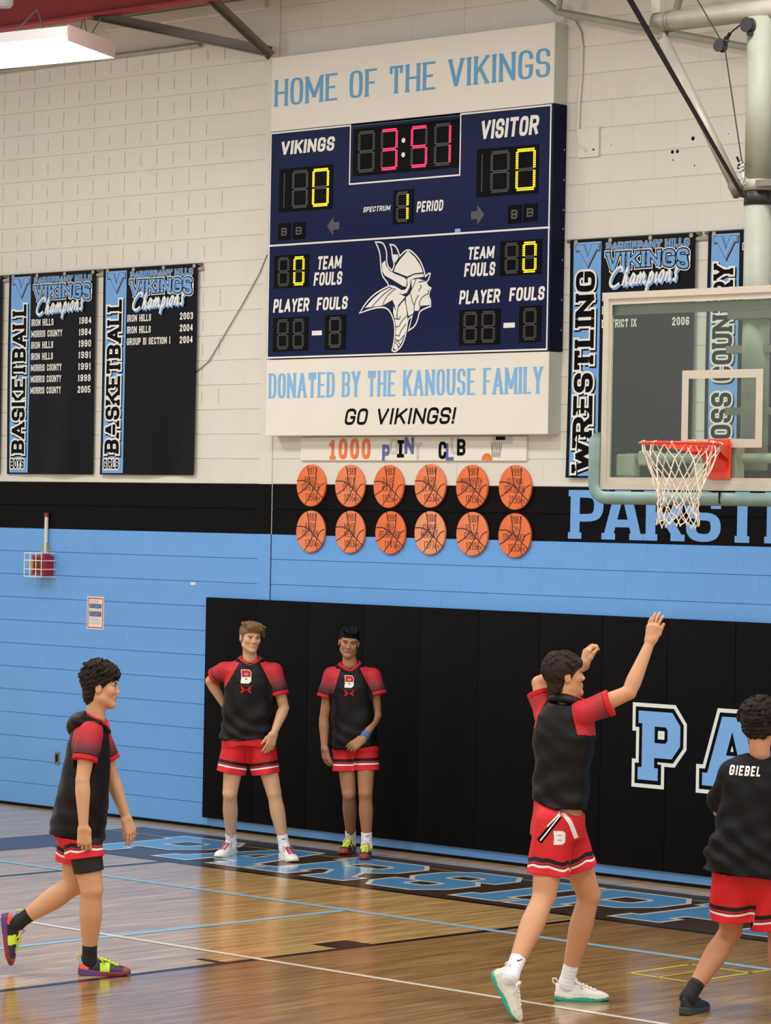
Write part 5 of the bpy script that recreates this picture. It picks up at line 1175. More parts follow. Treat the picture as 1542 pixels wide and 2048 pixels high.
def shoe(par, ankle, heel, toe, up_, style, L=.295, name='shoe', W=1.0):
    """heel, toe: points under the sole"""
    heel = np.array(heel, float); x = nrm(np.array(toe)-heel); u = nrm(up_-x*(np.array(up_)@x)); y = np.cross(u, x)
    wf = lambda X: np.interp(X/L*.295, [0, .02, .06, .12, .17, .22, .26, .285, .295], np.array([.018, .030, .036, .037, .044, .048, .042, .028, .012])*W)
    fl_ = lambda X, Z: 0
    S1 = SDF()
    def fs(P):
        q = P-heel; X = q@x; Y = np.abs(q@y); Z = q@u; zb = np.interp(X/L, [0, .1, .8, 1], [.006, 0, 0, .012]); zt = np.interp(X/L, [0, .12, .5, .8, 1], [.046, .038, .026, .026, .032])
        return np.maximum(np.maximum(Y-wf(np.clip(X, 0, L))-.003, np.maximum(-X, X-L)), np.maximum(zb-Z, Z-zt))
    c = heel+x*L/2; S1.add(c-L*.62, c+L*.62, fs, .01)
    S2 = SDF()
    hz = [(0, .092), (.04, .100), (.085, .098), (.12, .100), (.16, .085), (.21, .062), (.26, .050), (.30, .032)]
    def fu(P):
        q = P-heel; X = q@x; Y = np.abs(q@y); Z = q@u; Xc = np.clip(X/L*.295, 0, .295); ht = np.interp(Xc, [a for a, b in hz], [b for a, b in hz]); w_ = wf(np.clip(X, 0, L))
        zz = np.maximum(Z-.02, 0)/(ht-.02); yy = Y/np.maximum(w_, .006)
        nar = 1-.30*np.clip((Z-.04)/.06, 0, 1)
        r = ((yy/nar)**2.6+zz**2.6)**(1/2.6)
        return np.maximum((r-1)*.035, np.maximum(np.maximum(-X+.004+.0*Z, X-L+.004), .015-Z))
    S2.add(c-L*.62, c+L*.62, fu, .01)
    cf = None
    r = SHOES[style]
    def colu(V):
        q = V-heel; X = q@x/L; Z = q@u; C = np.tile(lin((40, 34, 58)), (len(V), 1))
        C[X < .30] = lin((232, 92, 44)); C[(X < .22) & (Z > .07)] = lin((120, 160, 220)); C[(X > .2) & (X < .42)] = lin((22, 20, 24)); C[(X > .42) & (X < .62) & (Z < .075)] = lin((200, 226, 40)); C[(X > .60)] = lin((46, 42, 66)); C[(X > .86)] = lin((150, 66, 64)); C[(Z > .088) & (X > .15)] = lin((200, 150, 200))
        return {'Col': C}
    def cols(V):
        q = V-heel; X = q@x/L; t = np.clip((X-.3)/.25, 0, 1)[:, None]; return {'Col': lin((92, 56, 120))*(1-t)+lin((128, 46, 58))*t}
    def colt(V):
        q = V-heel; Z = q@u; X = q@x/L; C = np.tile(lin((222, 216, 196)), (len(V), 1)); C[Z < .015+.010*np.abs(np.cos(X*6))] = lin((44, 172, 150)); return {'Col': C}
    up_o, V, F = put('shoe', S2, M[r[0]], par, .0045, attr=colu if r[0] == 'shoe_multi' else None, label=r[4]+' upper')
    put('sole', S1, M[r[1]], up_o, .0045, attr=cols if r[1] == 'sole_maroon' else (colt if r[1] == 'sole_teal' else None), label=r[3])
    lb = MB(); P0 = lambda X, k: heel+x*X*L/.295+y*wf(np.array([X]))[0]*k*.72+u*(np.interp(X, [a for a, b in hz], [b for a, b in hz])*(1-.16*k*k)+.004)
    for i in range(5):
        X = .125+.021*i; lb.tube([P0(X, -.75), P0(X+.004, -.3), P0(X+.010, .3), P0(X+.014, .75)], .0035*r[5], 6); lb.tube([P0(X+.014, -.75), P0(X+.008, 0), P0(X, .75)], .0035*r[5], 6)
    for k in (-1, 1): lb.tube([P0(.125, 0)+u*.006, P0(.11, k*.6)+u*.012+y*k*.012, P0(.135, k*.9)+y*k*.016, P0(.15, k*.75)+y*k*.012-u*.015], .003*r[5], 6)
    lb.build('laces', M[r[2]], up_o, smooth=True)
    tg = SDF(); tg.ell(heel+x*.112*L/.295+u*.102, np.array((.014, .026, .022)), np.array([x, y, u]), .01); put('tongue', tg, M[r[6]], up_o, .0045)
    if style in ('teal', 'multi'):
        MB().tube([heel+x*.006+u*.085, heel-x*.012+u*.10, heel-x*.010+u*.118, heel+x*.006+u*.118, heel+x*.012+u*.10], .004, 6).build('pull_tab', M[r[2]], up_o, smooth=True)
    return up_o
SHOES = dict(white=('shoe_white', 'sole_cream', 'lace_red', 'cream sole', 'white', .9, 'shoe_white'), teal=('shoe_offwhite', 'sole_teal', 'lace_white', 'teal sole', 'off-white', 1.2, 'shoe_offwhite'),
             black=('shoe_black', 'sole_dark', 'lace_grey', 'dark grey sole', 'black', .7, 'shoe_black'), multi=('shoe_multi', 'sole_maroon', 'lace_yellow', 'purple and maroon sole', 'multicoloured', 1.3, 'vinyl_lilac'))
M['vinyl_lilac'] = mat('lilac_tongue', S(190, 140, 196), .6)

def decal(name, V, F, o, uvec, vvec, dvec, quads, m, par, off=.002, label=None, sub=3):
    """print 2D quads onto a garment by casting onto its surface"""
    bv = BVHTree.FromPolygons([tuple(v) for v in V], [tuple(int(i) for i in f) for f in F]); d = Vector(nrm(dvec)); VV = []; FF = []
    for qn, q in enumerate(quads):
        q = [np.array(p) for p in q]
        if len(q) == 3: q = [q[0], q[1], q[2], q[2]]
        n = sub; i0 = len(VV); ok = True
        for a in range(n+1):
            for b in range(n+1):
                s_, t_ = a/n, b/n; p = (q[0]*(1-s_)+q[1]*s_)*(1-t_)+(q[3]*(1-s_)+q[2]*s_)*t_
                P = o+uvec*p[0]+vvec*p[1]-np.array(d)*.35; hit = bv.ray_cast(Vector(P), d)
                if hit[0] is None: ok = False; break
                VV.append(np.array(hit[0])-np.array(d)*(off+.0002*(qn % 5)))
            if not ok: break
        if not ok: VV = VV[:i0]; continue
        for a in range(n):
            for b in range(n): k = i0+a*(n+1)+b; FF.append((k, k+n+1, k+n+2, k+1))
    if FF: return obj(name, VV, FF, m, par, label=label)

def chest_logo(V, F, o, r, u, d, par, s=1.0):
    B = lambda g_, x0=-.030, x1=.030, y0=-.0, y1=.085: text('B', x0*s, x1*s, y0*s, y1*s, w=.22, cap=.34, serif=True, sw=.06, grow=g_)
    decal('emblem', V, F, o, r, u, d, B(.045), M['white'], par, .002, 'white and red letter B badge')
    q = [[np.array((p[0], max(p[1], .040*s))) for p in qq] for qq in B(0) if max(p[1] for p in qq) > .042*s]
    decal('emblem', V, F, o, r, u, d, q, M['red_band'], par, .0035)
    decal('emblem_bar', V, F, o, r, u, d, rect(-.055*s, .055*s, -.020*s, -.016*s), M['red_dim'], par, .002)
    a = []
    for k in (-1, 1): a += band(chaikin([(k*.034, .036), (k*.022, .028), (k*.017, .018), (k*.022, .008), (k*.034, .0)]), .014)
    a += band([(-.014, .017), (.014, .017)], .006)
    a = [[np.array((p[0]*s, (p[1]-.064)*s)) for p in q_] for q_ in a]
    decal('logo', V, F, o, r, u, d, a, M['red_band'], par, .002, 'small red logo')
M['red_dim'] = mat('dull_red_print', S(110, 34, 42), .6)

def person(c):
    D0 = c['D']; J = {k: dep(v[0], v[1], D0+(v[2] if len(v) > 2 else 0)) for k, v in c['J'].items()}
    rt = root('person', c['label'], 'person', (J['pel'][0], J['pel'][1], 0.0))
    skin = c['skin']; sk = lin(skin)
    pel, nk = J['pel'], J['nk']; ax = nk-pel; L = np.linalg.norm(ax); ax = ax/L
    lat = lv(c['lat']); lat = nrm(lat-ax*(lat@ax)); fwd = nrm(np.cross(lat, ax)); 
    if fwd@lv(c['fwd']) < 0: fwd = -fwd
    # ---------------- body
    B = SDF(); bd = c.get('build', 1.0)
    B.loft(pel, ax, lat, fwd, L, [(t_, max(a_-.032, .05), max(b_-.032, .05), f_, l_) for t_, a_, b_, f_, l_ in c['rings']], c.get('belly', .15), .90, .02)
    for q, sg in (('a', -1), ('b', 1)): B.cone(nk-ax*.06+lat*.04*sg, J['s'+q]-ax*.008, .036, .042, .02)
    B.cone(nk-ax*.07, nk+ax*.02, .050, .050, .02)
    for q in 'ab':
        S_, E_, W_ = J['s'+q], J['e'+q], J['w'+q]; am = c.get('arm', 1.0)
        limb(B, S_, E_, [(0, .046*am), (.35, .049*am), (.75, .042*am), (1, .038*am)]); limb(B, E_, W_, [(0, .038*am), (.22, .043*am), (.6, .034*am), (1, .0255)])
        hd_ = c['hand'+q]; hand(B, W_, hd_['d'], hd_['n'], hd_['t'], **hd_.get('k', {}))
        H_, K_, A_ = J['h'+q], J['k'+q], J['a'+q]
        lg = c.get('leg', 1.0); limb(B, H_, K_, [(0, .074*bd), (.45, .072*bd*min(lg, 1.12)), (.8, .060*lg), (1, .053*lg)]); limb(B, K_, A_, [(0, .052*lg), (.12, .049*lg), (.34, .056*lg), (.62, .044*lg), (.86, .034*min(lg, 1.1)), (1, .035)])
        kf = nrm(lv(c.get('kf', c['fwd']))); B.ell(K_+kf*.024-UP*.005, np.array((.030, .030, .040))*lg, None, .02)
        ca = nrm(lv(c.get('kf', c['fwd']))); B.cone(K_+(A_-K_)*.20-ca*.014, K_+(A_-K_)*.42-ca*.016, .036, .034, .02)
    put('body', B, M['skin'], rt, c.get('h', .0042), attr=lambda V: {'Col': sk*(1+.05*noise3(V, 18, 3)[:, None]*np.array((.6, 1, 1)))})
    # ---------------- head
    fr = head_frame(*c['head']); hs_ = c.get('hs', .94); hc_ = J['hd']
    H, T = head_sdf(hc_, fr, hs_, nk+ax*.01, c.get('slim', 1.0))
    put('head', H, M['skin'], rt, .0026, attr=lambda V: head_col(V, hc_, fr, hs_, skin, c['hairc'], **c.get('face', {})))
    put('hair', hair_sdf(hc_, fr, hs_, c['hair'], c.get('seed', 1)), M[c['hairm']], rt, .003, label=c.get('hairl'))
    # ---------------- shirt
    hem = c['hem']; lrg = c['rings']
    foldk = c.get('fold', .006)
    def folds(P, amp=foldk):
        q = P-pel; x = q@lat; y = q@fwd; z = q@ax; m = np.clip(1.25-z/L*1.3, .15, 1)
        return amp*m*(np.sin(46*z+c.get('fa', 16)*x+2.6*np.sin(11*x+4*y+1)+2*np.sin(13*z))*.55+np.sin(27*z-24*x*c.get('fb', 1)+3*np.sin(7*y+5*z))*.5)
    tee = c.get('tee', False); mat_sh = M['tee'] if tee else M['shirt']
    def shirt():
        s = SDF(); s.loft(pel, ax, lat, fwd, L, lrg, hem, .97, .03, c.get('e', 2.4))
        for q, sg in (('a', -1), ('b', 1)):
            s.cone(nk-ax*.045+lat*sg*.05, J['s'+q]-ax*.002, .052, .054, .03)
            S_ = J['s'+q]; Q = J['c'+q]; am = c.get('slr', 1.0); s.cone(S_, Q, .058*am, .071*am, .03)
            if tee: s.cone(Q, J['w'+q], .066, .040, .03)
        return s
    def armpit(q, sg):
        S_ = J['s'+q]; rg = c.get('rag', {}).get(q, (.055, .135, .012)); col = nk+lat*sg*rg[0]+ax*.02; pit = S_-ax*rg[1]-lat*sg*rg[2]; dv = pit-col; n_ = np.cross(dv, fwd); n_ = nrm(n_)
        if n_@(S_-col) < 0: n_ = -n_
        return pit, n_
    pa, na = armpit('a', -1); pb, nb = armpit('b', 1)
    tor = SDF(); tor.loft(pel, ax, lat, fwd, L, lrg, hem, .97, .03, c.get('e', 2.4)); ft = tor.p[0][2]
    def mk(q, p0, n0):
        S_ = J['s'+q]; Q = J['c'+q]; d_ = Q-S_; L2 = d_@d_
        def g_(P):
            t = np.clip(((P-S_)@d_)/L2, 0, 1.6); v = P-S_-t[:, None]*d_; da = np.sqrt((v*v).sum(1))-.065
            return np.maximum(np.minimum((P-p0)@n0, (P-p0)@ax+.01), (ft(P)-da)*.6-.004)
        return g_
    ga = mk('a', pa, na); gb = mk('b', pb, nb)
    def capf(P, q):
        S_ = J['s'+q]; Q = J['c'+q]; d = nrm(Q-S_); return (P-Q)@d
    def hemf(P): q = P-pel; return (hem*L-(q@ax))+.006*np.sin(16*(q@lat)+c.get('hp', 0))+c.get('hemtilt', 0)*(q@lat)
    bodyS = shirt(); bodyS.post.append(lambda P, d: d+folds(P))
    def cutbody(P, d):
        if not tee: d = np.maximum(d, np.maximum(ga(P), gb(P)))
        hl = hemf(P); d = np.maximum(d, hl)
        d = np.maximum(d, -np.maximum(d+.009, -(hl+.05)))      # open hem
        return d
    bodyS.post.append(cutbody); sh, SV, SF = put('shirt', bodyS, mat_sh, rt, .0048, label=c.get('shirtl'))
    if not tee:
        for q, gf in (('a', ga), ('b', gb)):
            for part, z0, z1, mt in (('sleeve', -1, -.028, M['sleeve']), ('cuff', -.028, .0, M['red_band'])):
                s = shirt(); s.post.append(lambda P, d: d+folds(P, .003))
                def cut(P, d, gf=gf, q=q, z0=z0, z1=z1):
                    e = capf(P, q); d = np.maximum(d, -gf(P)+.001); d = np.maximum(d, e-z1)
                    S_ = J['s'+q]; far = np.sqrt(((P-S_)**2).sum(1))-.36; d = np.maximum(d, far)
                    if z0 > -1: d = np.maximum(d, z0+.0005-e)
                    d = np.maximum(d, -np.maximum(d+(.010 if z0 > -1 else .010), -(e+.07)+(0)))
                    return d
                s.post.append(cut); S_ = J['s'+q]; Q = J['c'+q]; dq = Q-S_; Ls = np.linalg.norm(dq); dq = dq/Ls
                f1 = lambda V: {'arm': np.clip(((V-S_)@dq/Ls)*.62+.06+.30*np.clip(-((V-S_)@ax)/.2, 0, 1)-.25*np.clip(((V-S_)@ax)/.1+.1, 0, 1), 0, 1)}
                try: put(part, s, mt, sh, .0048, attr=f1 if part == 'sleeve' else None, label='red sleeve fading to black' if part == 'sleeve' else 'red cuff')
                except ValueError: pass
        # collar and hood
        cb_ = SDF(); n_ = 20; cp = []
        for i in range(n_):
            a = 2*math.pi*i/n_; fz = math.cos(a); k = .068+.012*abs(math.sin(a)); cp.append(nk+fwd*(fz*.066+.012)+lat*math.sin(a)*k+ax*(.012-.045*max(fz, 0)**3+.02*max(-fz, 0)))
        for i in range(n_): cb_.cone(cp[i], cp[(i+1) % n_], .011, .011, .006)
        put('collar', cb_, M['red_band'], sh, .0042, label='red neck band')
        hd = SDF(); hk = c.get('hood', 1.0)
        for i in range(n_):
            a = 2*math.pi*i/n_
            if math.cos(a) < .55:
                k = (1-math.cos(a))/2; p = cp[i]+(cp[i]-nk)*.14-ax*.010; p2 = p-fwd*.035*k*hk-ax*.03*k*hk; hd.cone(p, p2, .012+.004*k, .012+.016*k*hk, .015)
            else: p = cp[i]+(cp[i]-nk)*.10-ax*.014; j = (i+1) % n_; hd.cone(p, cp[j]+(cp[j]-nk)*.10-ax*.014, .009, .009, .01)
        if hk > 1: hd.cone(nk-fwd*.085-lat*.06-ax*.02, nk-fwd*.085+lat*.06-ax*.02, .04, .04, .03); hd.ell(nk-fwd*.115-ax*.06, (.055, .035, .05), np.array([lat, fwd, ax]), .03)
        hd.post.append(lambda P, d: d+.003*np.sin(60*(P@ax)+25*(P@lat)))
        put('hood', hd, M['shirt'], sh, .0048, label='black hood')
    # ---------------- shorts
    s = SDF(); wr = [(t_, (a_-.014)*(.84 if t_ < -.12 else 1), (b_-.010)*(.9 if t_ < -.12 else 1), f_, l_) for t_, a_, b_, f_, l_ in lrg]; SH = c.get('shr', 1)
    s.loft(pel, ax, lat, fwd, L, wr, -.16, .20, .05, 2.3)
    hl_ = {}
    for q in 'ab':
        E_ = J['q'+q]; H_ = J['h'+q]; s.cone(H_, E_, .098*c.get('shr', 1), .108*c.get('shr', 1), .045); d = nrm(E_-H_); hl_[q] = (E_, d)
    mid = (J['ha']+J['hb'])/2
    def which(P): return (np.sqrt(((P-J['qa'])**2).sum(1)) < np.sqrt(((P-J['qb'])**2).sum(1)))
    zig = c.get('zig', .0)
    def hemd(P):
        a = -(P-hl_['a'][0])@hl_['a'][1]; b = -(P-hl_['b'][0])@hl_['b'][1]; w_ = which(P); return np.where(w_, a, b)
    def sf(P, d):
        q = P-pel; x = q@lat; y = q@fwd; z = q@ax
        d = d+.0045*np.sin(42*x+3*np.sin(9*z)+c.get('sp', 0))*np.clip(.5-z*2, 0, 1)+.003*np.sin(38*y+5*z)
        hf = hemf(P); ins = np.maximum(ft(P)+.012, hf+.004-.02); d = np.where(hf < .0, np.maximum(d, ft(P)+.012), d)
        hh = hemd(P); d = np.maximum(d, -hh); return np.maximum(d, -np.maximum(d+.008, hh-.06))
    s.post.append(sf); so, HV, HF = put('shorts', s, M['shorts'], rt, .0048, attr=lambda V: {'hem': np.clip(hemd(V)+zig*np.abs(np.sin(30*((V-pel)@fwd))), 0, .99)}, label='red shorts with black and white hem stripes')
    if c.get('compress'):
        q = c['compress']; E_ = J['q'+q]; H_ = J['h'+q]; K_ = J['k'+q]; d = nrm(K_-H_); s2 = SDF(); e1 = J['z'+q]; s2.cone(H_+d*.1, e1, .094, .084, .02); s2.post.append(lambda P, dd: np.maximum(dd, (P-e1)@d)); put('compression_shorts', s2, M['compression'], rt, .005, label='black under shorts')
    # ---------------- socks and shoes
    for q in 'ab':
        A_, K_ = J['a'+q], J['k'+q]; d = nrm(K_-A_); s = SDF(); f_ = c['foot'+q]; st = f_['sock']; hl, to = J['f'+q], J['t'+q]; x = nrm(to-hl); upv = lv(f_.get('up', (0, 1, 0))); u = nrm(upv-x*(upv@x))
        top = A_+d*st; s.cone(A_, top, .041, .042, .01); s.cone(hl+x*.07+u*.07, A_, .040, .041, .02)
        s.post.append(lambda P, dd, top=top, d=d: np.maximum(dd+.0007*np.sin((P@d)*300), (P-top)@d)); so_, KV, KF = put('sock', s, M[f_['sockm']], rt, .0045, label=f_['sockl'])
        if f_['sockm'] == 'sock_white': decal('sock_mark', KV, KF, top-d*.03+RR*.008, RR, UP, AW, band(chaikin([np.array(p) for p in ((-.014, .004), (-.009, -.003), (.014, .006))]), .0045), M['black'], so_, .0015)
        L_ = f_.get('L', .295); shoe(rt, A_, hl, hl+x*L_, u, f_['style'], L_)
    return dict(rt=rt, J=J, sh=sh, SV=SV, SF=SF, so=so, HV=HV, HF=HF, ax=ax, lat=lat, fwd=fwd, pel=pel, nk=nk, L=L)
def mean_depth(pts): return float(np.mean([(p-CAM_O)@_F for p in pts]))
def setup(c):
    for k, v in c.pop('G').items(): c['W_'+k] = gnd(*v)
    c.setdefault('D', mean_depth([v for k, v in c.items() if k.startswith('W_')]))
    D = c['D']
    fx = {k[2:]: v for k, v in c.items() if k.startswith('W_')}
    for k, v in list(c['J'].items()):
        if k in ('fa', 'fb', 'ta', 'tb'): fx[k] = dep(v[0], v[1], D+v[2])
    for q in 'ab':
        hl, to = fx['f'+q], fx['t'+q]; x = nrm(to-hl); u = lv(c['foot'+q].get('up', (0, 1, 0))); u = nrm(u-x*(u@x))
        P = hl+x*.062+u*.088; v = P-CAM_O; z = v@_F
        c['J']['a'+q] = (771+FPX*(v@_R)/z, 1024-FPX*(v@_U)/z, z-D)
    for k, P in fx.items():
        v = P-CAM_O; z = v@_F; c['J'][k] = (771+FPX*(v@_R)/z, 1024-FPX*(v@_U)/z, z-D)
    return person(c)
SKIN1, SKIN2 = (214, 164, 128), (176, 126, 90)
# ---- standing player, hand behind the hip
p2 = setup(dict(label='smiling player with light brown hair in black and red jersey, arm behind his back', skin=(204, 158, 122), seed=3,
 G=dict(fa=(469, 1709), ta=(431, 1717), fb=(563, 1717), tb=(592, 1726)),
 J=dict(pel=(496, 1466), nk=(500, 1321, .01), hd=(501, 1276, -.02), sa=(448, 1340, .02), sb=(549, 1342, -.01), ca=(430, 1353, .08), cb=(560, 1390, -.03), ea=(421, 1362, .13), wa=(450, 1412, .15), eb=(568, 1416, .0), wb=(548, 1466, -.14),
        ha=(474, 1476, 0), hb=(522, 1476, 0), ka=(460, 1586, -.03), kb=(548, 1586, -.03), qa=(461, 1546, -.01), qb=(532, 1548, -.01)),
 lat=(1, 0, .05), fwd=(0, 0, -1), head=((.40, -.05, -.90), (.05, 1, 0)), hairc=(110, 84, 60), hair='side', hairm='hair_brown', hairl='swept light brown hair', face=dict(smile=True),
 leg=1.05, hs=.89, hem=-.085, hemtilt=.06, rings=[(-.2, .212, .135, 0, 0), (0, .206, .132, 0, 0), (.4, .194, .125, 0, 0), (.7, .188, .12, 0, 0), (.86, .165, .105, 0, 0), (.97, .10, .085, 0, 0)], fold=.008,
 handa=dict(d=(.8, -.4, .3), n=(0, 0, -1), t=(0, 1, 0)), handb=dict(d=(-.28, -1, -.10), n=(-.5, 0, .85), t=(-1, 0, -.3), k=dict(curl=(.25, .3, .35, .4), thumb=(.8, .65), fan=.14)),
 foota=dict(sock=.095, sockm='sock_white', sockl='white sock', style='white'), footb=dict(sock=.10, sockm='sock_white', sockl='white sock', style='white')))
chest_logo(p2['SV'], p2['SF'], dep(493, 1365, 23.7), RR, UP, AW, p2['sh'], 1.12)
# ---- second standing player
p3 = setup(dict(label='black-haired player with blue wristband standing against the black mat', skin=(166, 116, 82), seed=5,
 G=dict(fa=(706, 1703), ta=(677, 1713), fb=(735, 1713), tb=(722, 1727)),
 J=dict(pel=(709, 1474), nk=(700, 1332, .0), hd=(698, 1286, -.02), sa=(663, 1350, .02), sb=(746, 1352, 0), ca=(651, 1395, .02), cb=(756, 1390, -.02), ea=(648, 1438, .04), wa=(649, 1494, .0), eb=(753, 1430, .02), wb=(727, 1478, -.15),
        ha=(689, 1480, .02), hb=(732, 1480, -.02), ka=(698, 1586, .0), kb=(731, 1586, -.08), qa=(689, 1542, .01), qb=(733, 1540, -.03)),
 lat=(1, 0, 0), fwd=(0, 0, -1), head=((.02, -.10, -1), (.10, 1, 0)), hairc=(30, 24, 22), hair='short', hairm='hair_black', hairl='short black hair', face=dict(squint=.75, lip=(150, 88, 76)),
 hs=.88, hem=-.145, rings=[(-.3, .182, .13, 0, 0), (0, .176, .128, 0, 0), (.4, .164, .12, 0, 0), (.7, .166, .118, 0, 0), (.86, .150, .102, 0, 0), (.97, .098, .082, 0, 0)], fold=.005, arm=.95, build=.93, shr=.86, wrings=[(-.25, .160, .125, 0, 0), (.2, .14, .12, 0, 0)],
 handa=dict(d=(.12, -1, .0), n=(.8, 0, .5), t=(.2, 0, -1), k=dict(curl=(.55, .5, .4, .35), thumb=(1, .25))), handb=dict(d=(-.85, -.62, -.1), n=(.1, -.3, .9), t=(-.5, .3, .3), k=dict(curl=(.5, .6, .65, .7), thumb=(.95, .3), tc=.1)),
 foota=dict(sock=.105, sockm='sock_white', sockl='white sock', style='multi'), footb=dict(sock=.11, sockm='sock_white', sockl='white sock', style='multi')))
chest_logo(p3['SV'], p3['SF'], dep(698, 1377, 23.7), RR, UP, AW, p3['sh'], 1.0)
J = p3['J']; W_, E_ = J['wb'], J['eb']; d = nrm(E_-W_); s = SDF(); s.cone(W_+d*.01, W_+d*.055, .034, .037, .004); s.post.append(lambda P, dd: np.maximum(dd, np.maximum((W_+d*.010-P)@d, (P-W_-d*.055)@d))); put('wristband', s, M['wrist_blue'], p3['rt'], .004, label='blue wristband')
# ---- walking player at left
p1 = setup(dict(label='curly dark-haired player walking rightwards in profile at left', skin=(200, 150, 112), seed=8,
 G=dict(fa=(156, 1950), ta=(262, 1951)),
 J=dict(pel=(157, 1648), nk=(190, 1441, .0), hd=(202, 1374, 0), sa=(180, 1465, -.165), sb=(198, 1465, .165), ca=(169, 1522, -.21), cb=(216, 1520, .20), ea=(165, 1560, -.22), wa=(167, 1654, -.24), eb=(224, 1556, .22), wb=(252, 1634, .22),
        ha=(163, 1655, -.085), hb=(152, 1655, .085), ka=(183, 1778, -.10), kb=(150, 1768, .10), qa=(170, 1716, -.10), qb=(147, 1722, .10), fb=(1, 1828, .10), tb=(15, 1930, .10), za=(178, 1744, -.10)),
 lat=(.04, 0, 1), fwd=(1, 0, 0), head=((1, -.02, .06), (-.02, 1, 0)), hs=.97, hairc=(56, 40, 34), hair='curly', hairm='hair_dark', hairl='curly dark brown hair', face={},
 hem=-.115, rings=[(-.25, .195, .160, .005, 0), (0, .192, .155, 0, 0), (.43, .185, .137, 0, 0), (.75, .18, .118, -.012, 0), (.88, .16, .102, -.014, 0), (.97, .095, .082, -.01, 0)], fold=.004, leg=1.18, hood=1.4, compress='a', zig=.010, shr=1.0, e=2.2, wrings=[(-.30, .175, .150, .0, 0), (.2, .16, .135, 0, 0)],
 handa=dict(d=(.06, -1, 0), n=(-.1, 0, 1), t=(1, 0, 0), k=dict(curl=(.75, .8, .85, .9), thumb=(1, .2))), handb=dict(d=(.36, -1, -.05), n=(-.6, 0, .6), t=(-.6, -.2, -.6), k=dict(curl=(.35, .4, .45, .5), thumb=(1, .3), fan=.16)),
 foota=dict(sock=.10, sockm='sock_black', sockl='black sock', style='multi'), footb=dict(sock=.10, sockm='sock_black', sockl='black sock', style='multi', up=(1, .15, 0))))
# ---- shooter
p4 = setup(dict(label='dark-haired player with both arms raised in white shoes with teal soles', skin=(198, 144, 106), seed=11, D=16.75,
 G=dict(fa=(1109, 2000), ta=(1211, 2002)),
 J=dict(pel=(1118, 1634), nk=(1133, 1402, .0), hd=(1130, 1353, .02), sa=(1092, 1428, .10), sb=(1168, 1424, -.10), ca=(1080, 1384, .14), cb=(1222, 1405, -.13), ea=(1078, 1366, .16), wa=(1168, 1333, .24), eb=(1258, 1385, -.12), wb=(1300, 1285, -.06),
        ha=(1126, 1645, .085), hb=(1108, 1645, -.085), ka=(1178, 1790, .20), kb=(1088, 1792, -.15), qa=(1152, 1735, .13), qb=(1097, 1750, -.10), fb=(981, 1945, -.42), tb=(1031, 2040, -.42)),
 lat=(.86, 0, -.5), fwd=(.5, 0, .86), kf=(.85, 0, .45), head=((.93, .16, .24), (-.16, 1, 0)), hairc=(50, 38, 32), hair='long', hairm='hair_dark2', hairl='straight dark brown hair', face={}, hs=.97,
 hem=.085, hemtilt=-.32, rings=[(-.1, .158, .128, 0, 0), (.1, .152, .122, 0, 0), (.4, .150, .118, 0, 0), (.7, .172, .12, 0, 0), (.86, .16, .105, 0, 0), (.97, .10, .085, 0, 0)], fold=.009, zig=.014, shr=1.08, h=.0042, wrings=[(-.30, .165, .145, .0, 0), (.2, .145, .125, 0, 0)], slr=1.02, leg=1.17, hood=.45, belly=-.12, rag=dict(a=(.11, .07, .0), b=(.055, .115, .012)),
 handa=dict(d=(.18, 1, 0), n=(.8, 0, .3), t=(.1, 0, -1), k=dict(curl=(.9, .95, 1.0, 1.0), thumb=(.8, .6))), handb=dict(d=(.16, 1, 0), n=(.6, 0, .7), t=(.9, 0, -.3), k=dict(curl=(.28, .22, .2, .3), thumb=(.85, .55), fan=.12, tc=.0)),
 foota=dict(sock=.15, sockm='sock_white', sockl='white sock', style='teal'), footb=dict(sock=.14, sockm='sock_white', sockl='white sock', style='teal', up=(.80, .50, -.3))))
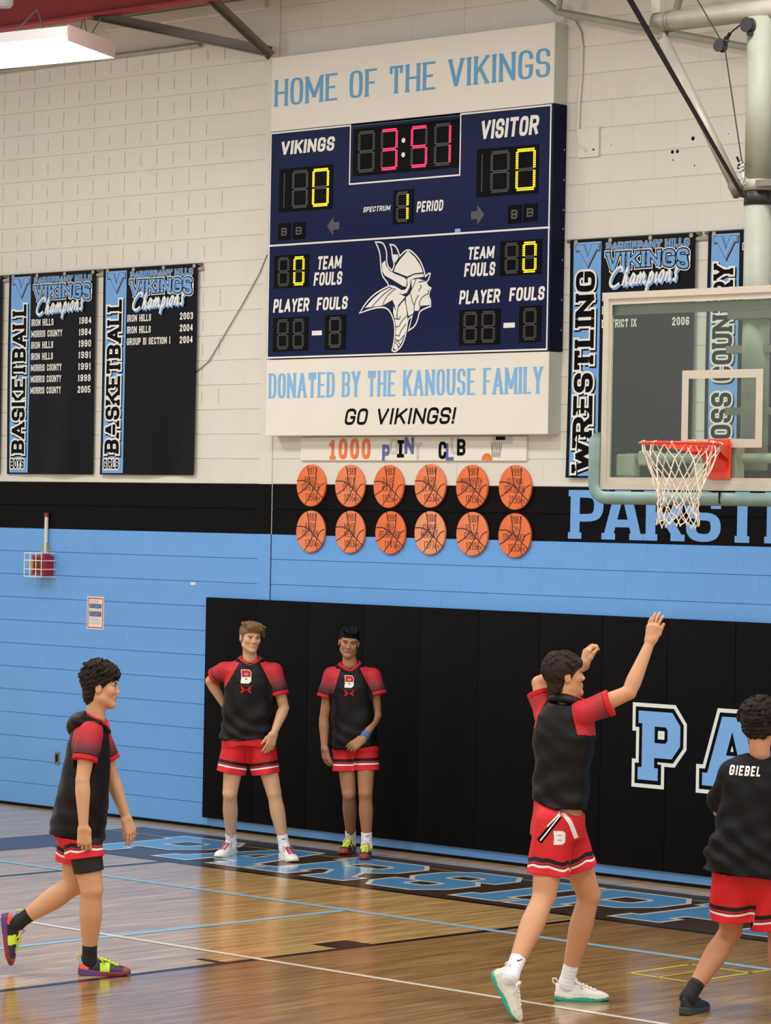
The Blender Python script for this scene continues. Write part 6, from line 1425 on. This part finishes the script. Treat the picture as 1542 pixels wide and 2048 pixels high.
# ---- player at the right edge, seen from behind
p5 = setup(dict(label='curly-haired player seen from behind in black top, cut by right photo edge', skin=(186, 130, 94), seed=14, D=16.65,
 G=dict(fa=(1366, 2032), ta=(1412, 2017), fb=(1556, 2030), tb=(1596, 2012)),
 J=dict(pel=(1492, 1706), nk=(1519, 1512, .0), hd=(1522, 1452, .03), sa=(1462, 1545, .02), sb=(1574, 1545, -.02), ca=(1442, 1600, .12), cb=(1606, 1610, .10), ea=(1441, 1622, .10), wa=(1478, 1652, .28), eb=(1612, 1625, .1), wb=(1570, 1650, .28),
        ha=(1464, 1725, 0), hb=(1522, 1725, 0), ka=(1462, 1860, .16), kb=(1556, 1862, .16), qa=(1461, 1836, .06), qb=(1545, 1850, .06)),
 lat=(1, 0, -.1), fwd=(.1, 0, 1), kf=(.2, 0, 1), head=((.45, -.05, .88), (0, 1, 0)), hairc=(40, 30, 28), hair='bigcurl', hairm='hair_dark', hairl='thick curly dark hair', face={}, hs=.98,
 hem=-.22, leg=1.14, tee=True, rings=[(-.4, .215, .165, 0, 0), (0, .210, .155, 0, 0), (.35, .172, .135, 0, 0), (.7, .180, .125, 0, 0), (.86, .172, .108, 0, 0), (.97, .115, .085, 0, 0)], fold=.010, fa=16, shr=1.04, wrings=[(-.30, .20, .16, .0, 0), (.2, .18, .14, 0, 0)],
 handa=dict(d=(1, .2, .2), n=(0, 0, -1), t=(0, 1, 0)), handb=dict(d=(-1, .2, .2), n=(0, 0, -1), t=(0, 1, 0)),
 foota=dict(sock=.17, sockm='sock_black', sockl='black sock', style='black'), footb=dict(sock=.17, sockm='sock_black', sockl='black sock', style='black')))
nm = text('GIEBEL', 0, .168, 0, .052, w=.2, shear=.18, gap=.25)
decal('name_print', p5['SV'], p5['SF'], dep(1461, 1552, 16.5), RR-UP*.02, UP, AW, nm, M['white'], p5['sh'], .002, 'white name lettering on the back')

# side trims of the shorts
def decal2(*a, **k): return decal(*a, sub=9, **k)
def vline(pts, w): return band([np.array(p, float) for p in pts], w)
o = dep(1120, 1622, 16.6)
def on4(px, py): return ((px-1120)/375.0, -(py-1622)/375.0)
k = dict(par=p4['so'])
decal2('side_stripe', p4['HV'], p4['HF'], o, RR, UP, AW, vline([on4(1079, 1682), on4(1122, 1626)], .030), M['black'], p4['so'], .002, 'black edge of side stripe')
decal2('side_stripe', p4['HV'], p4['HF'], o, RR, UP, AW, vline([on4(1081, 1680), on4(1125, 1622)], .007)+vline([on4(1094, 1652), on4(1120, 1624)], .007), M['white'], p4['so'], .0035, 'white side stripe')
decal2('side_stripe', p4['HV'], p4['HF'], o, RR, UP, AW, vline([on4(1126, 1624), on4(1141, 1645), on4(1154, 1676)], .024), M['shoe_offwhite'], p4['so'], .0035, 'white side stripe')
decal2('shorts_logo', p4['HV'], p4['HF'], o, RR, UP, AW, text('B', *[on4(1108, 0)[0], on4(1131, 0)[0]], on4(0, 1687)[1], on4(0, 1660)[1], w=.3, serif=True, sw=.06), M['white'], p4['so'], .003, 'white letter badge')
o2 = dep(460, 1490, 23.7)
def on2(px, py): return ((px-460)/265.0, -(py-1490)/265.0)
decal2('side_stripe', p2['HV'], p2['HF'], o2, RR, UP, AW, vline([on2(449, 1479), on2(462, 1495)], .030), M['black'], p2['so'], .002)
decal2('side_stripe', p2['HV'], p2['HF'], o2, RR, UP, AW, vline([on2(452, 1478), on2(463, 1490)], .010)+vline([on2(449, 1481), on2(461, 1497)], .006), M['white'], p2['so'], .0035, 'white side stripes')
